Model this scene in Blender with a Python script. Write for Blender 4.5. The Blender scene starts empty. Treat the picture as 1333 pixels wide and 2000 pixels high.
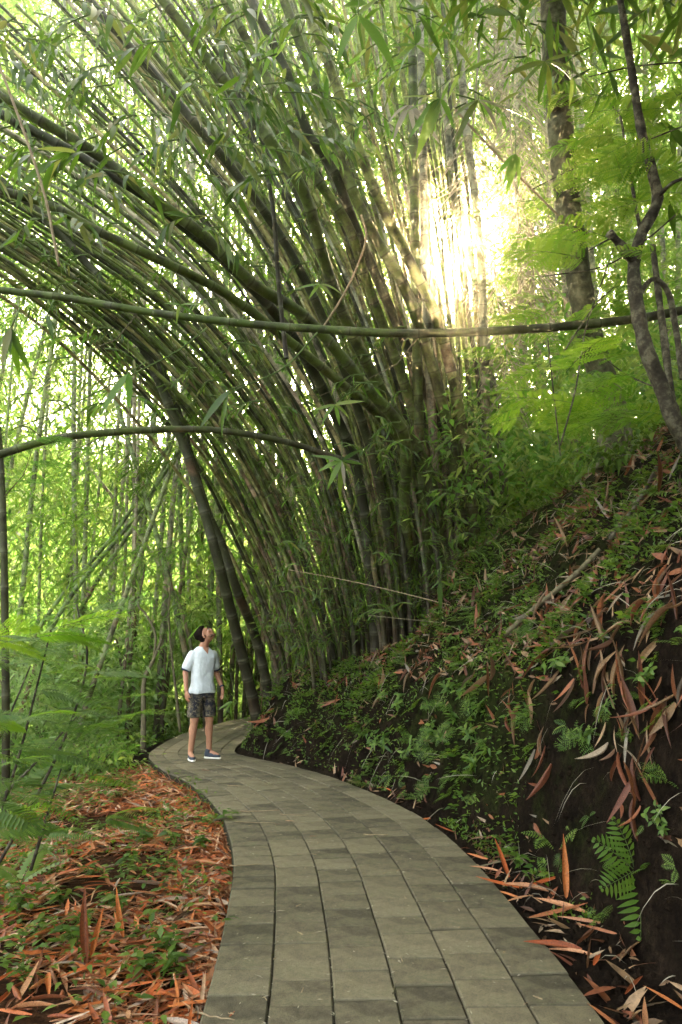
import bpy, math, random
import numpy as np
from mathutils import Vector, Matrix, Euler

rs = np.random.RandomState(7)
random.seed(7)
scene = bpy.context.scene
COL = scene.collection
R_ = math.radians

# ------------------------------------------------------------------ camera
F_PX, PITCH, CAM_H = 1400.0, R_(10.5), 1.5
cam_d = bpy.data.cameras.new("camera")
cam_d.sensor_fit = 'VERTICAL'; cam_d.sensor_height = 36.0
cam_d.lens = F_PX / 2000 * 36; cam_d.clip_end = 600; cam_d.clip_start = 0.05
cam = bpy.data.objects.new("camera", cam_d); COL.objects.link(cam)
cam.location = (0, 0, CAM_H); cam.rotation_euler = (R_(90) + PITCH, 0, 0)
scene.camera = cam

# ------------------------------------------------------------------ light
SUN_EL, SUN_AZ = R_(30.8), R_(8.6)
w = bpy.data.worlds.new("World"); scene.world = w; w.use_nodes = True
wn = w.node_tree.nodes; wl = w.node_tree.links
wn.clear()
sky = wn.new('ShaderNodeTexSky'); sky.sky_type = 'NISHITA'; sky.sun_disc = False
sky.sun_elevation = SUN_EL; sky.sun_rotation = SUN_AZ
sky.air_density = 1.0; sky.dust_density = 6.0; sky.ozone_density = 0.6
bg = wn.new('ShaderNodeBackground'); bg.inputs[1].default_value = 0.15
wo = wn.new('ShaderNodeOutputWorld')
hs = wn.new('ShaderNodeHueSaturation'); hs.inputs['Saturation'].default_value = .45; wl.new(sky.outputs[0], hs.inputs['Color'])
tn = wn.new('ShaderNodeMix'); tn.data_type = 'RGBA'; tn.blend_type = 'MULTIPLY'; tn.inputs[0].default_value = 1.0; tn.inputs[7].default_value = (1.0, .97, .86, 1)
wl.new(hs.outputs[0], tn.inputs[6]); wl.new(tn.outputs[2], bg.inputs[0]); wl.new(bg.outputs[0], wo.inputs[0])
sun_d = bpy.data.lights.new("sun", 'SUN'); sun_d.energy = 3.4; sun_d.angle = R_(3)
sun_d.color = (1.0, 0.80, 0.46)
sun = bpy.data.objects.new("sun", sun_d); COL.objects.link(sun)
sdir = Vector((math.sin(SUN_AZ) * math.cos(SUN_EL), math.cos(SUN_AZ) * math.cos(SUN_EL), math.sin(SUN_EL)))
sun.rotation_euler = sdir.to_track_quat('Z', 'Y').to_euler(); sun.location = sdir * 60
vs = scene.view_settings
vs.view_transform = 'Standard'; vs.look = 'None'; vs.gamma = 1.0; vs.use_curve_mapping = False
vs.exposure = 3.97
cy = scene.cycles
cy.use_adaptive_sampling = True; cy.adaptive_threshold = 0.03
cy.use_denoising = True
cy.max_bounces = 8; cy.diffuse_bounces = 4; cy.glossy_bounces = 2
cy.transmission_bounces = 5; cy.transparent_max_bounces = 8; cy.volume_bounces = 0
cy.sample_clamp_indirect = 6

# ------------------------------------------------------------------ pixel -> point
CP, SP = math.cos(PITCH), math.sin(PITCH)
def ray(px, py):
    a = (px - 666.5) / F_PX; b = (1000 - py) / F_PX
    return np.array([a, CP - b * SP, SP + b * CP])
def P(px, py, Y):
    r = ray(px, py); return np.array([0, 0, CAM_H]) + r * (Y / r[1])
def G(px, py, z=0.0):
    r = ray(px, py); return np.array([0, 0, CAM_H]) + r * ((z - CAM_H) / r[2])
def proj(p):
    p = np.asarray(p, float); x = p[..., 0]; y = p[..., 1]; z = p[..., 2] - CAM_H
    d = y * CP + z * SP; u = -y * SP + z * CP
    return 666.5 + F_PX * x / d, 1000 - F_PX * u / d, d
def pxr(t, Y): return t * Y / F_PX / 2      # radius from pixel thickness

# ------------------------------------------------------------------ tagging / linking
def tag(o, label=None, cat=None, group=None, kind=None):
    if label: o['label'] = label
    if cat: o['category'] = cat
    if group: o['group'] = group
    if kind: o['kind'] = kind
    return o
def link(name, me, parent=None, mw=None):
    o = bpy.data.objects.new(name, me); COL.objects.link(o)
    if parent is not None: o.parent = parent
    if mw is not None: o.matrix_local = mw
    return o
def empty(name, loc=(0, 0, 0)):
    o = bpy.data.objects.new(name, None); COL.objects.link(o); o.location = loc; o.empty_display_size = .1
    return o

# ------------------------------------------------------------------ mesh helpers
def mk(name, V, T, mat, attrs=None, smooth=True, mats=None, midx=None):
    V = np.asarray(V, np.float32); T = np.asarray(T, np.int32)
    me = bpy.data.meshes.new(name)
    me.vertices.add(len(V)); me.vertices.foreach_set('co', V.ravel())
    n = T.shape[1]
    me.loops.add(T.size); me.loops.foreach_set('vertex_index', T.ravel())
    me.polygons.add(len(T)); me.polygons.foreach_set('loop_start', np.arange(0, T.size, n, dtype=np.int32))
    try: me.polygons.foreach_set('loop_total', np.full(len(T), n, np.int32))
    except Exception: pass
    me.polygons.foreach_set('use_smooth', np.full(len(T), smooth))
    for m in (mats or [mat]): me.materials.append(m)
    if midx is not None: me.polygons.foreach_set('material_index', np.asarray(midx, np.int32))
    for k, a in (attrs or {}).items():
        at = me.attributes.new(k, 'FLOAT', 'POINT'); at.data.foreach_set('value', np.asarray(a, np.float32))
    me.update(calc_edges=True)
    return me
class MB:
    def __init__(s): s.V = []; s.T = []; s.A = []; s.n = 0; s.MI = []
    def add(s, V, T, rnd=0.5, mi=0):
        V = np.asarray(V, float).reshape(-1, 3); T = np.asarray(T, int).reshape(-1, 3)
        s.V.append(V); s.T.append(T + s.n); s.n += len(V)
        s.A.append(np.full(len(V), rnd) if np.isscalar(rnd) else np.asarray(rnd, float)); s.MI.append(np.full(len(T), mi))
    def mesh(s, name, mat, smooth=True, mats=None):
        return mk(name, np.concatenate(s.V), np.concatenate(s.T), mat, {'rnd': np.concatenate(s.A)}, smooth, mats, np.concatenate(s.MI) if mats else None)
def nrmz(a): return a / (np.linalg.norm(a, axis=-1, keepdims=True) + 1e-9)
def blades(pos, d, n, L, W, K=1, bend=0.25, fold=0.25, prof='lance', grav=None):
    """many leaf blades at once -> V (N*k,3), T"""
    pos = np.atleast_2d(pos).astype(float); N = len(pos)
    d = nrmz(np.broadcast_to(d, (N, 3)).astype(float)); n = np.broadcast_to(n, (N, 3)).astype(float)
    s = nrmz(np.cross(d, n)); n = nrmz(np.cross(s, d))
    L = np.broadcast_to(L, (N,))[:, None]; W = np.broadcast_to(W, (N,))[:, None]; bend = np.broadcast_to(bend, (N,))[:, None]
    g = -n if grav is None else np.broadcast_to(grav, (N, 3))
    def spine(t): return pos + d * L * t + g * (bend * L * t * t)
    if K == 1:
        c = spine(.42); hw = W * .5
        V = np.stack([pos, c - s * hw + n * hw * fold, c + s * hw + n * hw * fold, spine(1.)], 1)
        T0 = np.array([[0, 1, 3], [0, 3, 2]])
        k = 4
    else:
        rows = []
        for i in range(1, K + 1):
            t = i / (K + 1.)
            if prof == 'lance': wv = math.sin(math.pi * t ** .72) ** .85
            elif prof == 'ovate': wv = math.sin(math.pi * t ** .6)
            else: wv = min(1, t * 5) * min(1, (1 - t) * 2.2) ** .6
            c = spine(t); hw = W * .5 * wv
            rows += [c - s * hw + n * hw * fold, c, c + s * hw + n * hw * fold]
        V = np.stack([pos] + rows + [spine(1.)], 1); k = 3 * K + 2
        T0 = [[0, 1, 2], [0, 2, 3]]
        for i in range(K - 1):
            a = 1 + 3 * i
            for q in (0, 1): T0 += [[a + q, a + 3 + q, a + 4 + q], [a + q, a + 4 + q, a + 1 + q]]
        a = 1 + 3 * (K - 1); e = k - 1
        T0 += [[a, e, a + 1], [a + 1, e, a + 2]]
        T0 = np.array(T0)
    T = (T0[None] + (np.arange(N) * k)[:, None, None]).reshape(-1, 3)
    return V.reshape(-1, 3), T, k
def frames(pts):
    pts = np.asarray(pts, float); t = nrmz(np.gradient(pts, axis=0))
    u = np.zeros_like(t); a = np.array([0, 0, 1.]) if abs(t[0, 2]) < .9 else np.array([1., 0, 0])
    u[0] = nrmz(np.cross(t[0], a))
    for i in range(1, len(t)):
        v = u[i - 1] - t[i] * np.dot(u[i - 1], t[i]); u[i] = nrmz(v)
    return t, u, np.cross(t, u)
def tube(pts, rad, sides=6, cap=True):
    pts = np.asarray(pts, float); n = len(pts); rad = np.broadcast_to(rad, (n,))
    t, u, v = frames(pts); a = np.arange(sides) * 2 * math.pi / sides
    ring = u[:, None] * np.cos(a)[None, :, None] + v[:, None] * np.sin(a)[None, :, None]
    V = (pts[:, None] + ring * rad[:, None, None]).reshape(-1, 3)
    T = []
    for i in range(n - 1):
        for j in range(sides):
            p = i * sides + j; q = i * sides + (j + 1) % sides
            T += [[p, q, q + sides], [p, q + sides, p + sides]]
    if cap:
        V = np.vstack([V, pts[0], pts[-1]]); c0 = n * sides
        for j in range(sides):
            q = (j + 1) % sides
            T += [[c0, q, j], [c0 + 1, (n - 1) * sides + j, (n - 1) * sides + q]]
    return V, np.array(T)
def crom(P_, n):
    P_ = np.asarray(P_, float); m = len(P_)
    E = np.vstack([2 * P_[0] - P_[1], P_, 2 * P_[-1] - P_[-2]])
    out = []
    for t in np.linspace(0, m - 1 - 1e-6, n):
        i = int(t); f = t - i; a, b, c, d = E[i:i + 4]
        out.append(.5 * ((2 * b) + (-a + c) * f + (2 * a - 5 * b + 4 * c - d) * f * f + (-a + 3 * b - 3 * c + d) * f ** 3))
    return np.array(out)
# value noise
def _h(i, j, s):
    n = (i * 374761393 + j * 668265263 + s * 974711) & 0x7fffffff
    n = (n ^ (n >> 13)) * 1274126177 & 0x7fffffff
    return ((n ^ (n >> 16)) & 0xffff) / 65535.0
def vnoise(x, y, s=0):
    x = np.asarray(x, float); y = np.asarray(y, float)
    i = np.floor(x).astype(np.int64); j = np.floor(y).astype(np.int64); fx = x - i; fy = y - j
    fx = fx * fx * (3 - 2 * fx); fy = fy * fy * (3 - 2 * fy)
    return (_h(i, j, s) * (1 - fx) + _h(i + 1, j, s) * fx) * (1 - fy) + (_h(i, j + 1, s) * (1 - fx) + _h(i + 1, j + 1, s) * fx) * fy
def fbm(x, y, s=0, o=4):
    r = 0; a = .5
    for k in range(o):
        r = r + a * (vnoise(x, y, s + k) - .5) * 2; x = np.asarray(x) * 2.1 + 3.7; y = np.asarray(y) * 2.1 + 1.3; a *= .5
    return r
def sstep(a, b, x):
    t = np.clip((np.asarray(x, float) - a) / (b - a), 0, 1); return t * t * (3 - 2 * t)

# ------------------------------------------------------------------ materials
def newmat(name):
    m = bpy.data.materials.new(name); m.use_nodes = True; m.node_tree.nodes.clear()
    return m, m.node_tree.nodes, m.node_tree.links
def ramp(nd, cols, inter='LINEAR'):
    r = nd.new('ShaderNodeValToRGB'); r.color_ramp.interpolation = inter; e = r.color_ramp.elements
    while len(e) < len(cols): e.new(.5)
    for k, (p, c) in enumerate(cols): e[k].position = p; e[k].color = (*c, 1)
    return r
def math_(nd, lk, op, a, b=None, c=None):
    m = nd.new('ShaderNodeMath'); m.operation = op
    for k, v in enumerate((a, b, c)):
        if v is None: continue
        if isinstance(v, (int, float)): m.inputs[k].default_value = v
        else: lk.new(v, m.inputs[k])
    return m.outputs[0]
def noise_(nd, lk, scale, detail=4, rough=.6, vec=None):
    n = nd.new('ShaderNodeTexNoise'); n.inputs['Scale'].default_value = scale; n.inputs['Detail'].default_value = detail
    n.inputs['Roughness'].default_value = rough
    if vec is not None: lk.new(vec, n.inputs['Vector'])
    return n.outputs['Fac']
def mixc(nd, lk, f, a, b, blend='MIX'):
    m = nd.new('ShaderNodeMix'); m.data_type = 'RGBA'; m.blend_type = blend
    if isinstance(f, (int, float)): m.inputs[0].default_value = f
    else: lk.new(f, m.inputs[0])
    for k, v in ((6, a), (7, b)):
        if isinstance(v, tuple): m.inputs[k].default_value = (*v, 1)
        else: lk.new(v, m.inputs[k])
    return m.outputs[2]
def bump_(nd, lk, h, strength=.4, dist=.01):
    b = nd.new('ShaderNodeBump'); b.inputs['Strength'].default_value = strength; b.inputs['Distance'].default_value = dist
    lk.new(h, b.inputs['Height']); return b.outputs[0]
def objvec(nd, kind='Object'):
    t = nd.new('ShaderNodeTexCoord'); return t.outputs[kind]
def rnd_(nd, lk):
    a = nd.new('ShaderNodeAttribute'); a.attribute_name = 'rnd'
    o = nd.new('ShaderNodeObjectInfo')
    s = math_(nd, lk, 'ADD', a.outputs['Fac'], o.outputs['Random'])
    return math_(nd, lk, 'FRACT', s)
def princ(nd, lk, col, rough=.6, spec=.3, normal=None):
    p = nd.new('ShaderNodeBsdfPrincipled')
    if isinstance(col, tuple): p.inputs['Base Color'].default_value = (*col, 1)
    else: lk.new(col, p.inputs['Base Color'])
    if isinstance(rough, (int, float)): p.inputs['Roughness'].default_value = rough
    else: lk.new(rough, p.inputs['Roughness'])
    p.inputs['Specular IOR Level'].default_value = spec
    if normal is not None: lk.new(normal, p.inputs['Normal'])
    return p
def leafmat(name, cols, tcols, trans=.45, rough=.45, spec=.35):
    m, nd, lk = newmat(name)
    r = rnd_(nd, lk); c = ramp(nd, cols); lk.new(r, c.inputs[0]); t = ramp(nd, tcols); lk.new(r, t.inputs[0])
    st_ = ramp(nd, [(.3, (.45, .45, .45)), (.5, (1, 1, 1)), (.72, (1.35, 1.3, 1.25))]); lk.new(noise_(nd, lk, 34, 3, .65, objvec(nd)), st_.inputs[0])
    cm = mixc(nd, lk, 1.0 if 'dry' in name or 'litter' in name else .35, c.outputs[0], st_.outputs[0], 'MULTIPLY')
    p = princ(nd, lk, cm, rough, spec)
    tr = nd.new('ShaderNodeBsdfTranslucent'); lk.new(t.outputs[0], tr.inputs[0])
    mx = nd.new('ShaderNodeMixShader'); mx.inputs[0].default_value = trans
    lk.new(p.outputs[0], mx.inputs[1]); lk.new(tr.outputs[0], mx.inputs[2])
    o = nd.new('ShaderNodeOutputMaterial'); lk.new(mx.outputs[0], o.inputs[0])
    return m
M = {}
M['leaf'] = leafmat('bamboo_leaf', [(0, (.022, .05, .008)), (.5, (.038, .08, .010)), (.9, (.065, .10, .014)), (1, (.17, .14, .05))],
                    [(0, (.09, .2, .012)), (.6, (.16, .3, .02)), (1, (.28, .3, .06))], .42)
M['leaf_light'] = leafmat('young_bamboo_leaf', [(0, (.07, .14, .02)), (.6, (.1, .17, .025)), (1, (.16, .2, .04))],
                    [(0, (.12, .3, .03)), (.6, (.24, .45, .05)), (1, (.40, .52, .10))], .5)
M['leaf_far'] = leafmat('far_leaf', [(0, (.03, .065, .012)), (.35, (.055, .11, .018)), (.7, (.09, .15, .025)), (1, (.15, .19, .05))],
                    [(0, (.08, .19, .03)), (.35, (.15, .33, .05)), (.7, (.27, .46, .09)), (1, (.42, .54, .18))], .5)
M['leaf_pale'] = leafmat('pale_bush_leaf', [(0, (.05, .11, .025)), (.5, (.12, .2, .06)), (1, (.22, .3, .14))], [(0, (.2, .4, .05)), (1, (.5, .66, .22))], .5)
M['fern'] = leafmat('fern_leaf', [(0, (.035, .08, .010)), (.6, (.07, .14, .016)), (1, (.13, .19, .03))],
                    [(0, (.10, .21, .015)), (1, (.25, .38, .03))], .38)
M['frond'] = leafmat('feathery_leaflet', [(0, (.04, .10, .012)), (.6, (.07, .15, .018)), (1, (.1, .17, .02))],
                    [(0, (.13, .3, .012)), (1, (.3, .46, .03))], .5)
M['frond_cool'] = leafmat('cool_leaflet', [(0, (.04, .095, .014)), (1, (.08, .15, .022))],
                    [(0, (.08, .22, .025)), (1, (.16, .34, .04))], .4)
M['dry'] = leafmat('dry_leaf', [(0, (.04, .018, .009)), (.2, (.11, .035, .018)), (.4, (.22, .075, .03)), (.55, (.09, .048, .025)), (.7, (.19, .12, .062)), (.85, (.28, .18, .10)), (.93, (.2, .18, .14)), (1, (.03, .018, .01))],
                    [(0, (.3, .1, .03)), (1, (.4, .18, .06))], .12, .5, .3)
M['litter'] = leafmat('litter_leaf', [(0, (.10, .035, .015)), (.15, (.24, .06, .018)), (.3, (.42, .10, .025)), (.45, (.46, .15, .04)), (.6, (.2, .075, .035)), (.72, (.38, .18, .085)), (.86, (.5, .3, .17)), (.94, (.42, .33, .26)), (1, (.06, .03, .018))],
                    [(0, (.3, .1, .03)), (1, (.4, .18, .06))], .08, .5, .3)
M['straw'] = leafmat('straw_frond', [(0, (.22, .2, .15)), (1, (.4, .36, .28))], [(0, (.3, .26, .16)), (1, (.4, .36, .25))], .3, .7)

def m_culm(name, greens, browns, brown_amt):
    m, nd, lk = newmat(name)
    info = nd.new('ShaderNodeObjectInfo')
    an = nd.new('ShaderNodeAttribute'); an.attribute_name = 'node'
    al = nd.new('ShaderNodeAttribute'); al.attribute_name = 'len'
    ac = nd.new('ShaderNodeAttribute'); ac.attribute_name = 'cell'
    ov = objvec(nd)
    ad = nd.new('ShaderNodeVectorMath'); ad.operation = 'ADD'; lk.new(ov, ad.inputs[0])
    cb = nd.new('ShaderNodeCombineXYZ'); 
    for k in range(3): lk.new(math_(nd, lk, 'MULTIPLY', info.outputs['Random'], 37.0 + k * 11), cb.inputs[k])
    lk.new(cb.outputs[0], ad.inputs[1]); vec = ad.outputs[0]
    g = ramp(nd, greens); lk.new(info.outputs['Random'], g.inputs[0])
    b = ramp(nd, browns); lk.new(noise_(nd, lk, 9, 3, .6, vec), b.inputs[0])
    big = noise_(nd, lk, 1.6, 4, .6, vec)
    # sheathed / dead patches: per internode randomness, more towards the foot
    low = math_(nd, lk, 'MULTIPLY', math_(nd, lk, 'SUBTRACT', 1.0, math_(nd, lk, 'MULTIPLY', al.outputs['Fac'], .22)), .16)
    low = math_(nd, lk, 'MAXIMUM', low, -.06)
    f = math_(nd, lk, 'ADD', math_(nd, lk, 'MULTIPLY', ac.outputs['Fac'], .30), math_(nd, lk, 'MULTIPLY', big, .6))
    f = math_(nd, lk, 'ADD', f, low)
    br = ramp(nd, [(brown_amt, (0, 0, 0)), (brown_amt + .07, (1, 1, 1))]); lk.new(f, br.inputs[0])
    col = mixc(nd, lk, br.outputs[0], g.outputs[0], b.outputs[0])
    # lichen spots and grime, then painted foot shade
    sp = ramp(nd, [(.6, (0, 0, 0)), (.68, (1, 1, 1))]); lk.new(noise_(nd, lk, 26, 5, .7, vec), sp.inputs[0])
    col = mixc(nd, lk, math_(nd, lk, 'MULTIPLY', sp.outputs[0], .5), col, (.24, .26, .14))
    dk = ramp(nd, [(.42, (1, 1, 1)), (.54, (0, 0, 0))]); lk.new(noise_(nd, lk, 5, 6, .75, vec), dk.inputs[0])
    col = mixc(nd, lk, math_(nd, lk, 'MULTIPLY', dk.outputs[0], .75), col, (.022, .02, .011))
    foot_shade = math_(nd, lk, 'MAXIMUM', math_(nd, lk, 'SUBTRACT', 1.0, math_(nd, lk, 'MULTIPLY', al.outputs['Fac'], .3)), 0.0)  # shade of the crowded clump foot painted into the culm colour
    col = mixc(nd, lk, math_(nd, lk, 'MULTIPLY', foot_shade, math_(nd, lk, 'ADD', .45, big)), col, (.022, .017, .010))
    # node rings: dark scar then pale bloom
    nr = ramp(nd, [(.86, (0, 0, 0)), (.95, (1, 1, 1))]); lk.new(an.outputs['Fac'], nr.inputs[0])
    col = mixc(nd, lk, math_(nd, lk, 'MULTIPLY', nr.outputs[0], .6), col, (.04, .035, .02))
    bl = ramp(nd, [(.62, (0, 0, 0)), (.8, (1, 1, 1)), (.9, (0, 0, 0))]); lk.new(an.outputs['Fac'], bl.inputs[0])
    col = mixc(nd, lk, math_(nd, lk, 'MULTIPLY', bl.outputs[0], .16), col, (.26, .27, .17))
    bp = bump_(nd, lk, noise_(nd, lk, 60, 4, .7, vec), .35, .004)
    p = princ(nd, lk, col, .6, .2, bp)
    o = nd.new('ShaderNodeOutputMaterial'); lk.new(p.outputs[0], o.inputs[0])
    return m
BR = [(.3, (.13, .075, .04)), (.5, (.24, .15, .085)), (.7, (.36, .27, .17))]
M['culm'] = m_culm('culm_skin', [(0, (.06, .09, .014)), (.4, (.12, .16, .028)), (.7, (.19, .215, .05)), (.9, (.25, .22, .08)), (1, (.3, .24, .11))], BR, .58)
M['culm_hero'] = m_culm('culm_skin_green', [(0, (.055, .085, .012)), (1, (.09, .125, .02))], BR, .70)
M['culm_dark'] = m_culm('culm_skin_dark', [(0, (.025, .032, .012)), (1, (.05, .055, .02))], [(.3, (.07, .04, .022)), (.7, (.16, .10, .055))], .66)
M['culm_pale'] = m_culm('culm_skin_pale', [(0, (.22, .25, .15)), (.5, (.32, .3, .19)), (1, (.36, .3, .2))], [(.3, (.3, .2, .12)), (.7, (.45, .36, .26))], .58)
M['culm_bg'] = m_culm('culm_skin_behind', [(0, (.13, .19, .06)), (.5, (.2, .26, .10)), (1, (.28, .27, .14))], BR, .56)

def m_simple(name, cols, scale=8, rough=.8, bs=.4, bd=.01, spec=.2, stretch=None, detail=5):
    m, nd, lk = newmat(name); v = objvec(nd)
    if stretch:
        mp = nd.new('ShaderNodeMapping'); mp.inputs['Scale'].default_value = stretch; lk.new(v, mp.inputs[0]); v = mp.outputs[0]
    n = noise_(nd, lk, scale, detail, .65, v); c = ramp(nd, cols); lk.new(n, c.inputs[0])
    p = princ(nd, lk, c.outputs[0], rough, spec, bump_(nd, lk, n, bs, bd))
    o = nd.new('ShaderNodeOutputMaterial'); lk.new(p.outputs[0], o.inputs[0]); return m
M['twig'] = m_simple('twig_bark', [(.3, (.07, .06, .035)), (.7, (.16, .14, .08))], 20)
M['twig_green'] = m_simple('green_stem', [(.3, (.05, .09, .02)), (.7, (.1, .14, .04))], 20)
M['bark'] = m_simple('mossy_bark', [(.35, (.018, .014, .01)), (.5, (.05, .042, .028)), (.62, (.13, .12, .08)), (.72, (.05, .06, .022))], 14, .85, .8, .01)
M['palm'] = m_simple('palm_trunk', [(.35, (.03, .027, .016)), (.5, (.08, .08, .04)), (.65, (.17, .165, .10)), (.75, (.05, .065, .02))], 9, .85, .8, .02)
M['wood_pale'] = m_simple('pale_dry_twig', [(.3, (.16, .115, .065)), (.7, (.32, .25, .16))], 30)

# paver concrete
def m_paver():
    m, nd, lk = newmat('paver_concrete'); v = objvec(nd); info = nd.new('ShaderNodeObjectInfo')
    n1 = noise_(nd, lk, 2.4, 6, .7, v); n2 = noise_(nd, lk, 140, 4, .8, v); n3 = noise_(nd, lk, 9, 5, .7, v)
    c = ramp(nd, [(.36, (.055, .047, .028)), (.47, (.13, .11, .065)), (.57, (.185, .158, .095)), (.7, (.27, .235, .15))])
    s = math_(nd, lk, 'ADD', math_(nd, lk, 'MULTIPLY', n1, .5), math_(nd, lk, 'MULTIPLY', n3, .3))
    s = math_(nd, lk, 'ADD', s, math_(nd, lk, 'MULTIPLY', info.outputs['Random'], .15)); lk.new(s, c.inputs[0])
    sp = ramp(nd, [(.36, (.55, .55, .55)), (.5, (1, 1, 1)), (.64, (1, 1, 1)), (.74, (1.5, 1.45, 1.3))]); lk.new(n2, sp.inputs[0])
    col = mixc(nd, lk, 1.0, c.outputs[0], sp.outputs[0], 'MULTIPLY')
    mo = ramp(nd, [(.52, (0, 0, 0)), (.7, (1, 1, 1))]); lk.new(noise_(nd, lk, 3.2, 5, .7, v), mo.inputs[0])
    col = mixc(nd, lk, math_(nd, lk, 'MULTIPLY', mo.outputs[0], .5), col, (.055, .065, .03))
    ed = nd.new('ShaderNodeAttribute'); ed.attribute_name = 'edge'
    er = ramp(nd, [(.0, (0, 0, 0)), (1, (1, 1, 1))]); lk.new(math_(nd, lk, 'MULTIPLY', ed.outputs['Fac'], math_(nd, lk, 'ADD', .25, n3)), er.inputs[0])
    col = mixc(nd, lk, math_(nd, lk, 'MULTIPLY', er.outputs[0], .75), col, (.035, .033, .02))
    h = math_(nd, lk, 'ADD', math_(nd, lk, 'MULTIPLY', n2, .6), math_(nd, lk, 'MULTIPLY', n3, 1.2))
    p = princ(nd, lk, col, .72, .35, bump_(nd, lk, h, .8, .008))
    o = nd.new('ShaderNodeOutputMaterial'); lk.new(p.outputs[0], o.inputs[0]); return m
M['paver'] = m_paver()
M['joint'] = m_simple('path_bed', [(.3, (.015, .013, .009)), (.5, (.035, .03, .02)), (.7, (.03, .042, .015))], 12, .95, .9, .01, .1)

def m_ground():
    m, nd, lk = newmat('forest_soil'); v = objvec(nd)
    n1 = noise_(nd, lk, 3.5, 6, .7, v); n2 = noise_(nd, lk, 22, 5, .75, v)
    soil = ramp(nd, [(.38, (.003, .002, .0015)), (.5, (.009, .006, .004)), (.62, (.022, .015, .010)), (.78, (.05, .034, .023))])
    lk.new(math_(nd, lk, 'ADD', math_(nd, lk, 'MULTIPLY', n1, .45), math_(nd, lk, 'MULTIPLY', n2, .55)), soil.inputs[0])
    a = nd.new('ShaderNodeAttribute'); a.attribute_name = 'moss'
    f = math_(nd, lk, 'ADD', math_(nd, lk, 'MULTIPLY', a.outputs['Fac'], .6), math_(nd, lk, 'SUBTRACT', noise_(nd, lk, 4.5, 6, .75, v), .62))
    mr = ramp(nd, [(.1, (0, 0, 0)), (.38, (1, 1, 1))]); lk.new(f, mr.inputs[0])
    mc = ramp(nd, [(.4, (.006, .009, .002)), (.7, (.03, .04, .009))]); lk.new(n2, mc.inputs[0])
    col = mixc(nd, lk, mr.outputs[0], soil.outputs[0], mc.outputs[0])
    a2 = nd.new('ShaderNodeAttribute'); a2.attribute_name = 'litter'
    lc = ramp(nd, [(.35, (.012, .007, .004)), (.5, (.045, .02, .01)), (.65, (.1, .045, .02))]); lk.new(n2, lc.inputs[0])
    col = mixc(nd, lk, a2.outputs['Fac'], col, lc.outputs[0])
    h = math_(nd, lk, 'ADD', math_(nd, lk, 'MULTIPLY', n1, 1.0), math_(nd, lk, 'MULTIPLY', n2, .8))
    p = princ(nd, lk, col, .95, .04, bump_(nd, lk, h, 1.0, .05))
    o = nd.new('ShaderNodeOutputMaterial'); lk.new(p.outputs[0], o.inputs[0]); return m
M['ground'] = m_ground()

# ------------------------------------------------------------------ path centreline & terrain
CL = crom([(.40, -6), (.34, -2), (.30, .5), (.262, 2.5), (.235, 3.6), (.17, 4.6), (.07, 5.6), (-.16, 6.7), (-.56, 7.8), (-1.06, 8.8), (-1.62, 9.6),
           (-2.05, 10.4), (-2.16, 11.4), (-2.05, 13.0), (-1.5, 15), (-.7, 17), (.8, 19.2), (3, 21.5), (6, 23)], 500)
seg = np.linalg.norm(np.diff(CL, axis=0), axis=1); CS = np.concatenate([[0], np.cumsum(seg)])
SS = np.arange(0, CS[-1], .06)
CL = np.stack([np.interp(SS, CS, CL[:, 0]), np.interp(SS, CS, CL[:, 1])], 1)
CT = nrmz(np.gradient(CL, axis=0)); CN = np.stack([CT[:, 1], -CT[:, 0]], 1)      # right-hand normal
def hwid(y): return np.interp(y, [3, 5, 6.5, 8.5, 9.4, 10.2, 11.5, 14], [.82, .84, .86, .78, .72, .60, .60, .66])
def lateral(x, y):
    x = np.asarray(x, float).ravel(); y = np.asarray(y, float).ravel()
    out = np.empty(len(x)); oy = np.empty(len(x))
    for k in range(0, len(x), 20000):
        dx = x[k:k + 20000, None] - CL[None, :, 0]; dy = y[k:k + 20000, None] - CL[None, :, 1]
        q = dx * dx + dy * dy; i = q.argmin(1); r = np.arange(len(i))
        sgn = np.sign(dx[r, i] * CN[i, 0] + dy[r, i] * CN[i, 1])
        out[k:k + 20000] = np.sqrt(q[r, i]) * sgn; oy[k:k + 20000] = CL[i, 1]
    return out, oy
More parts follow.
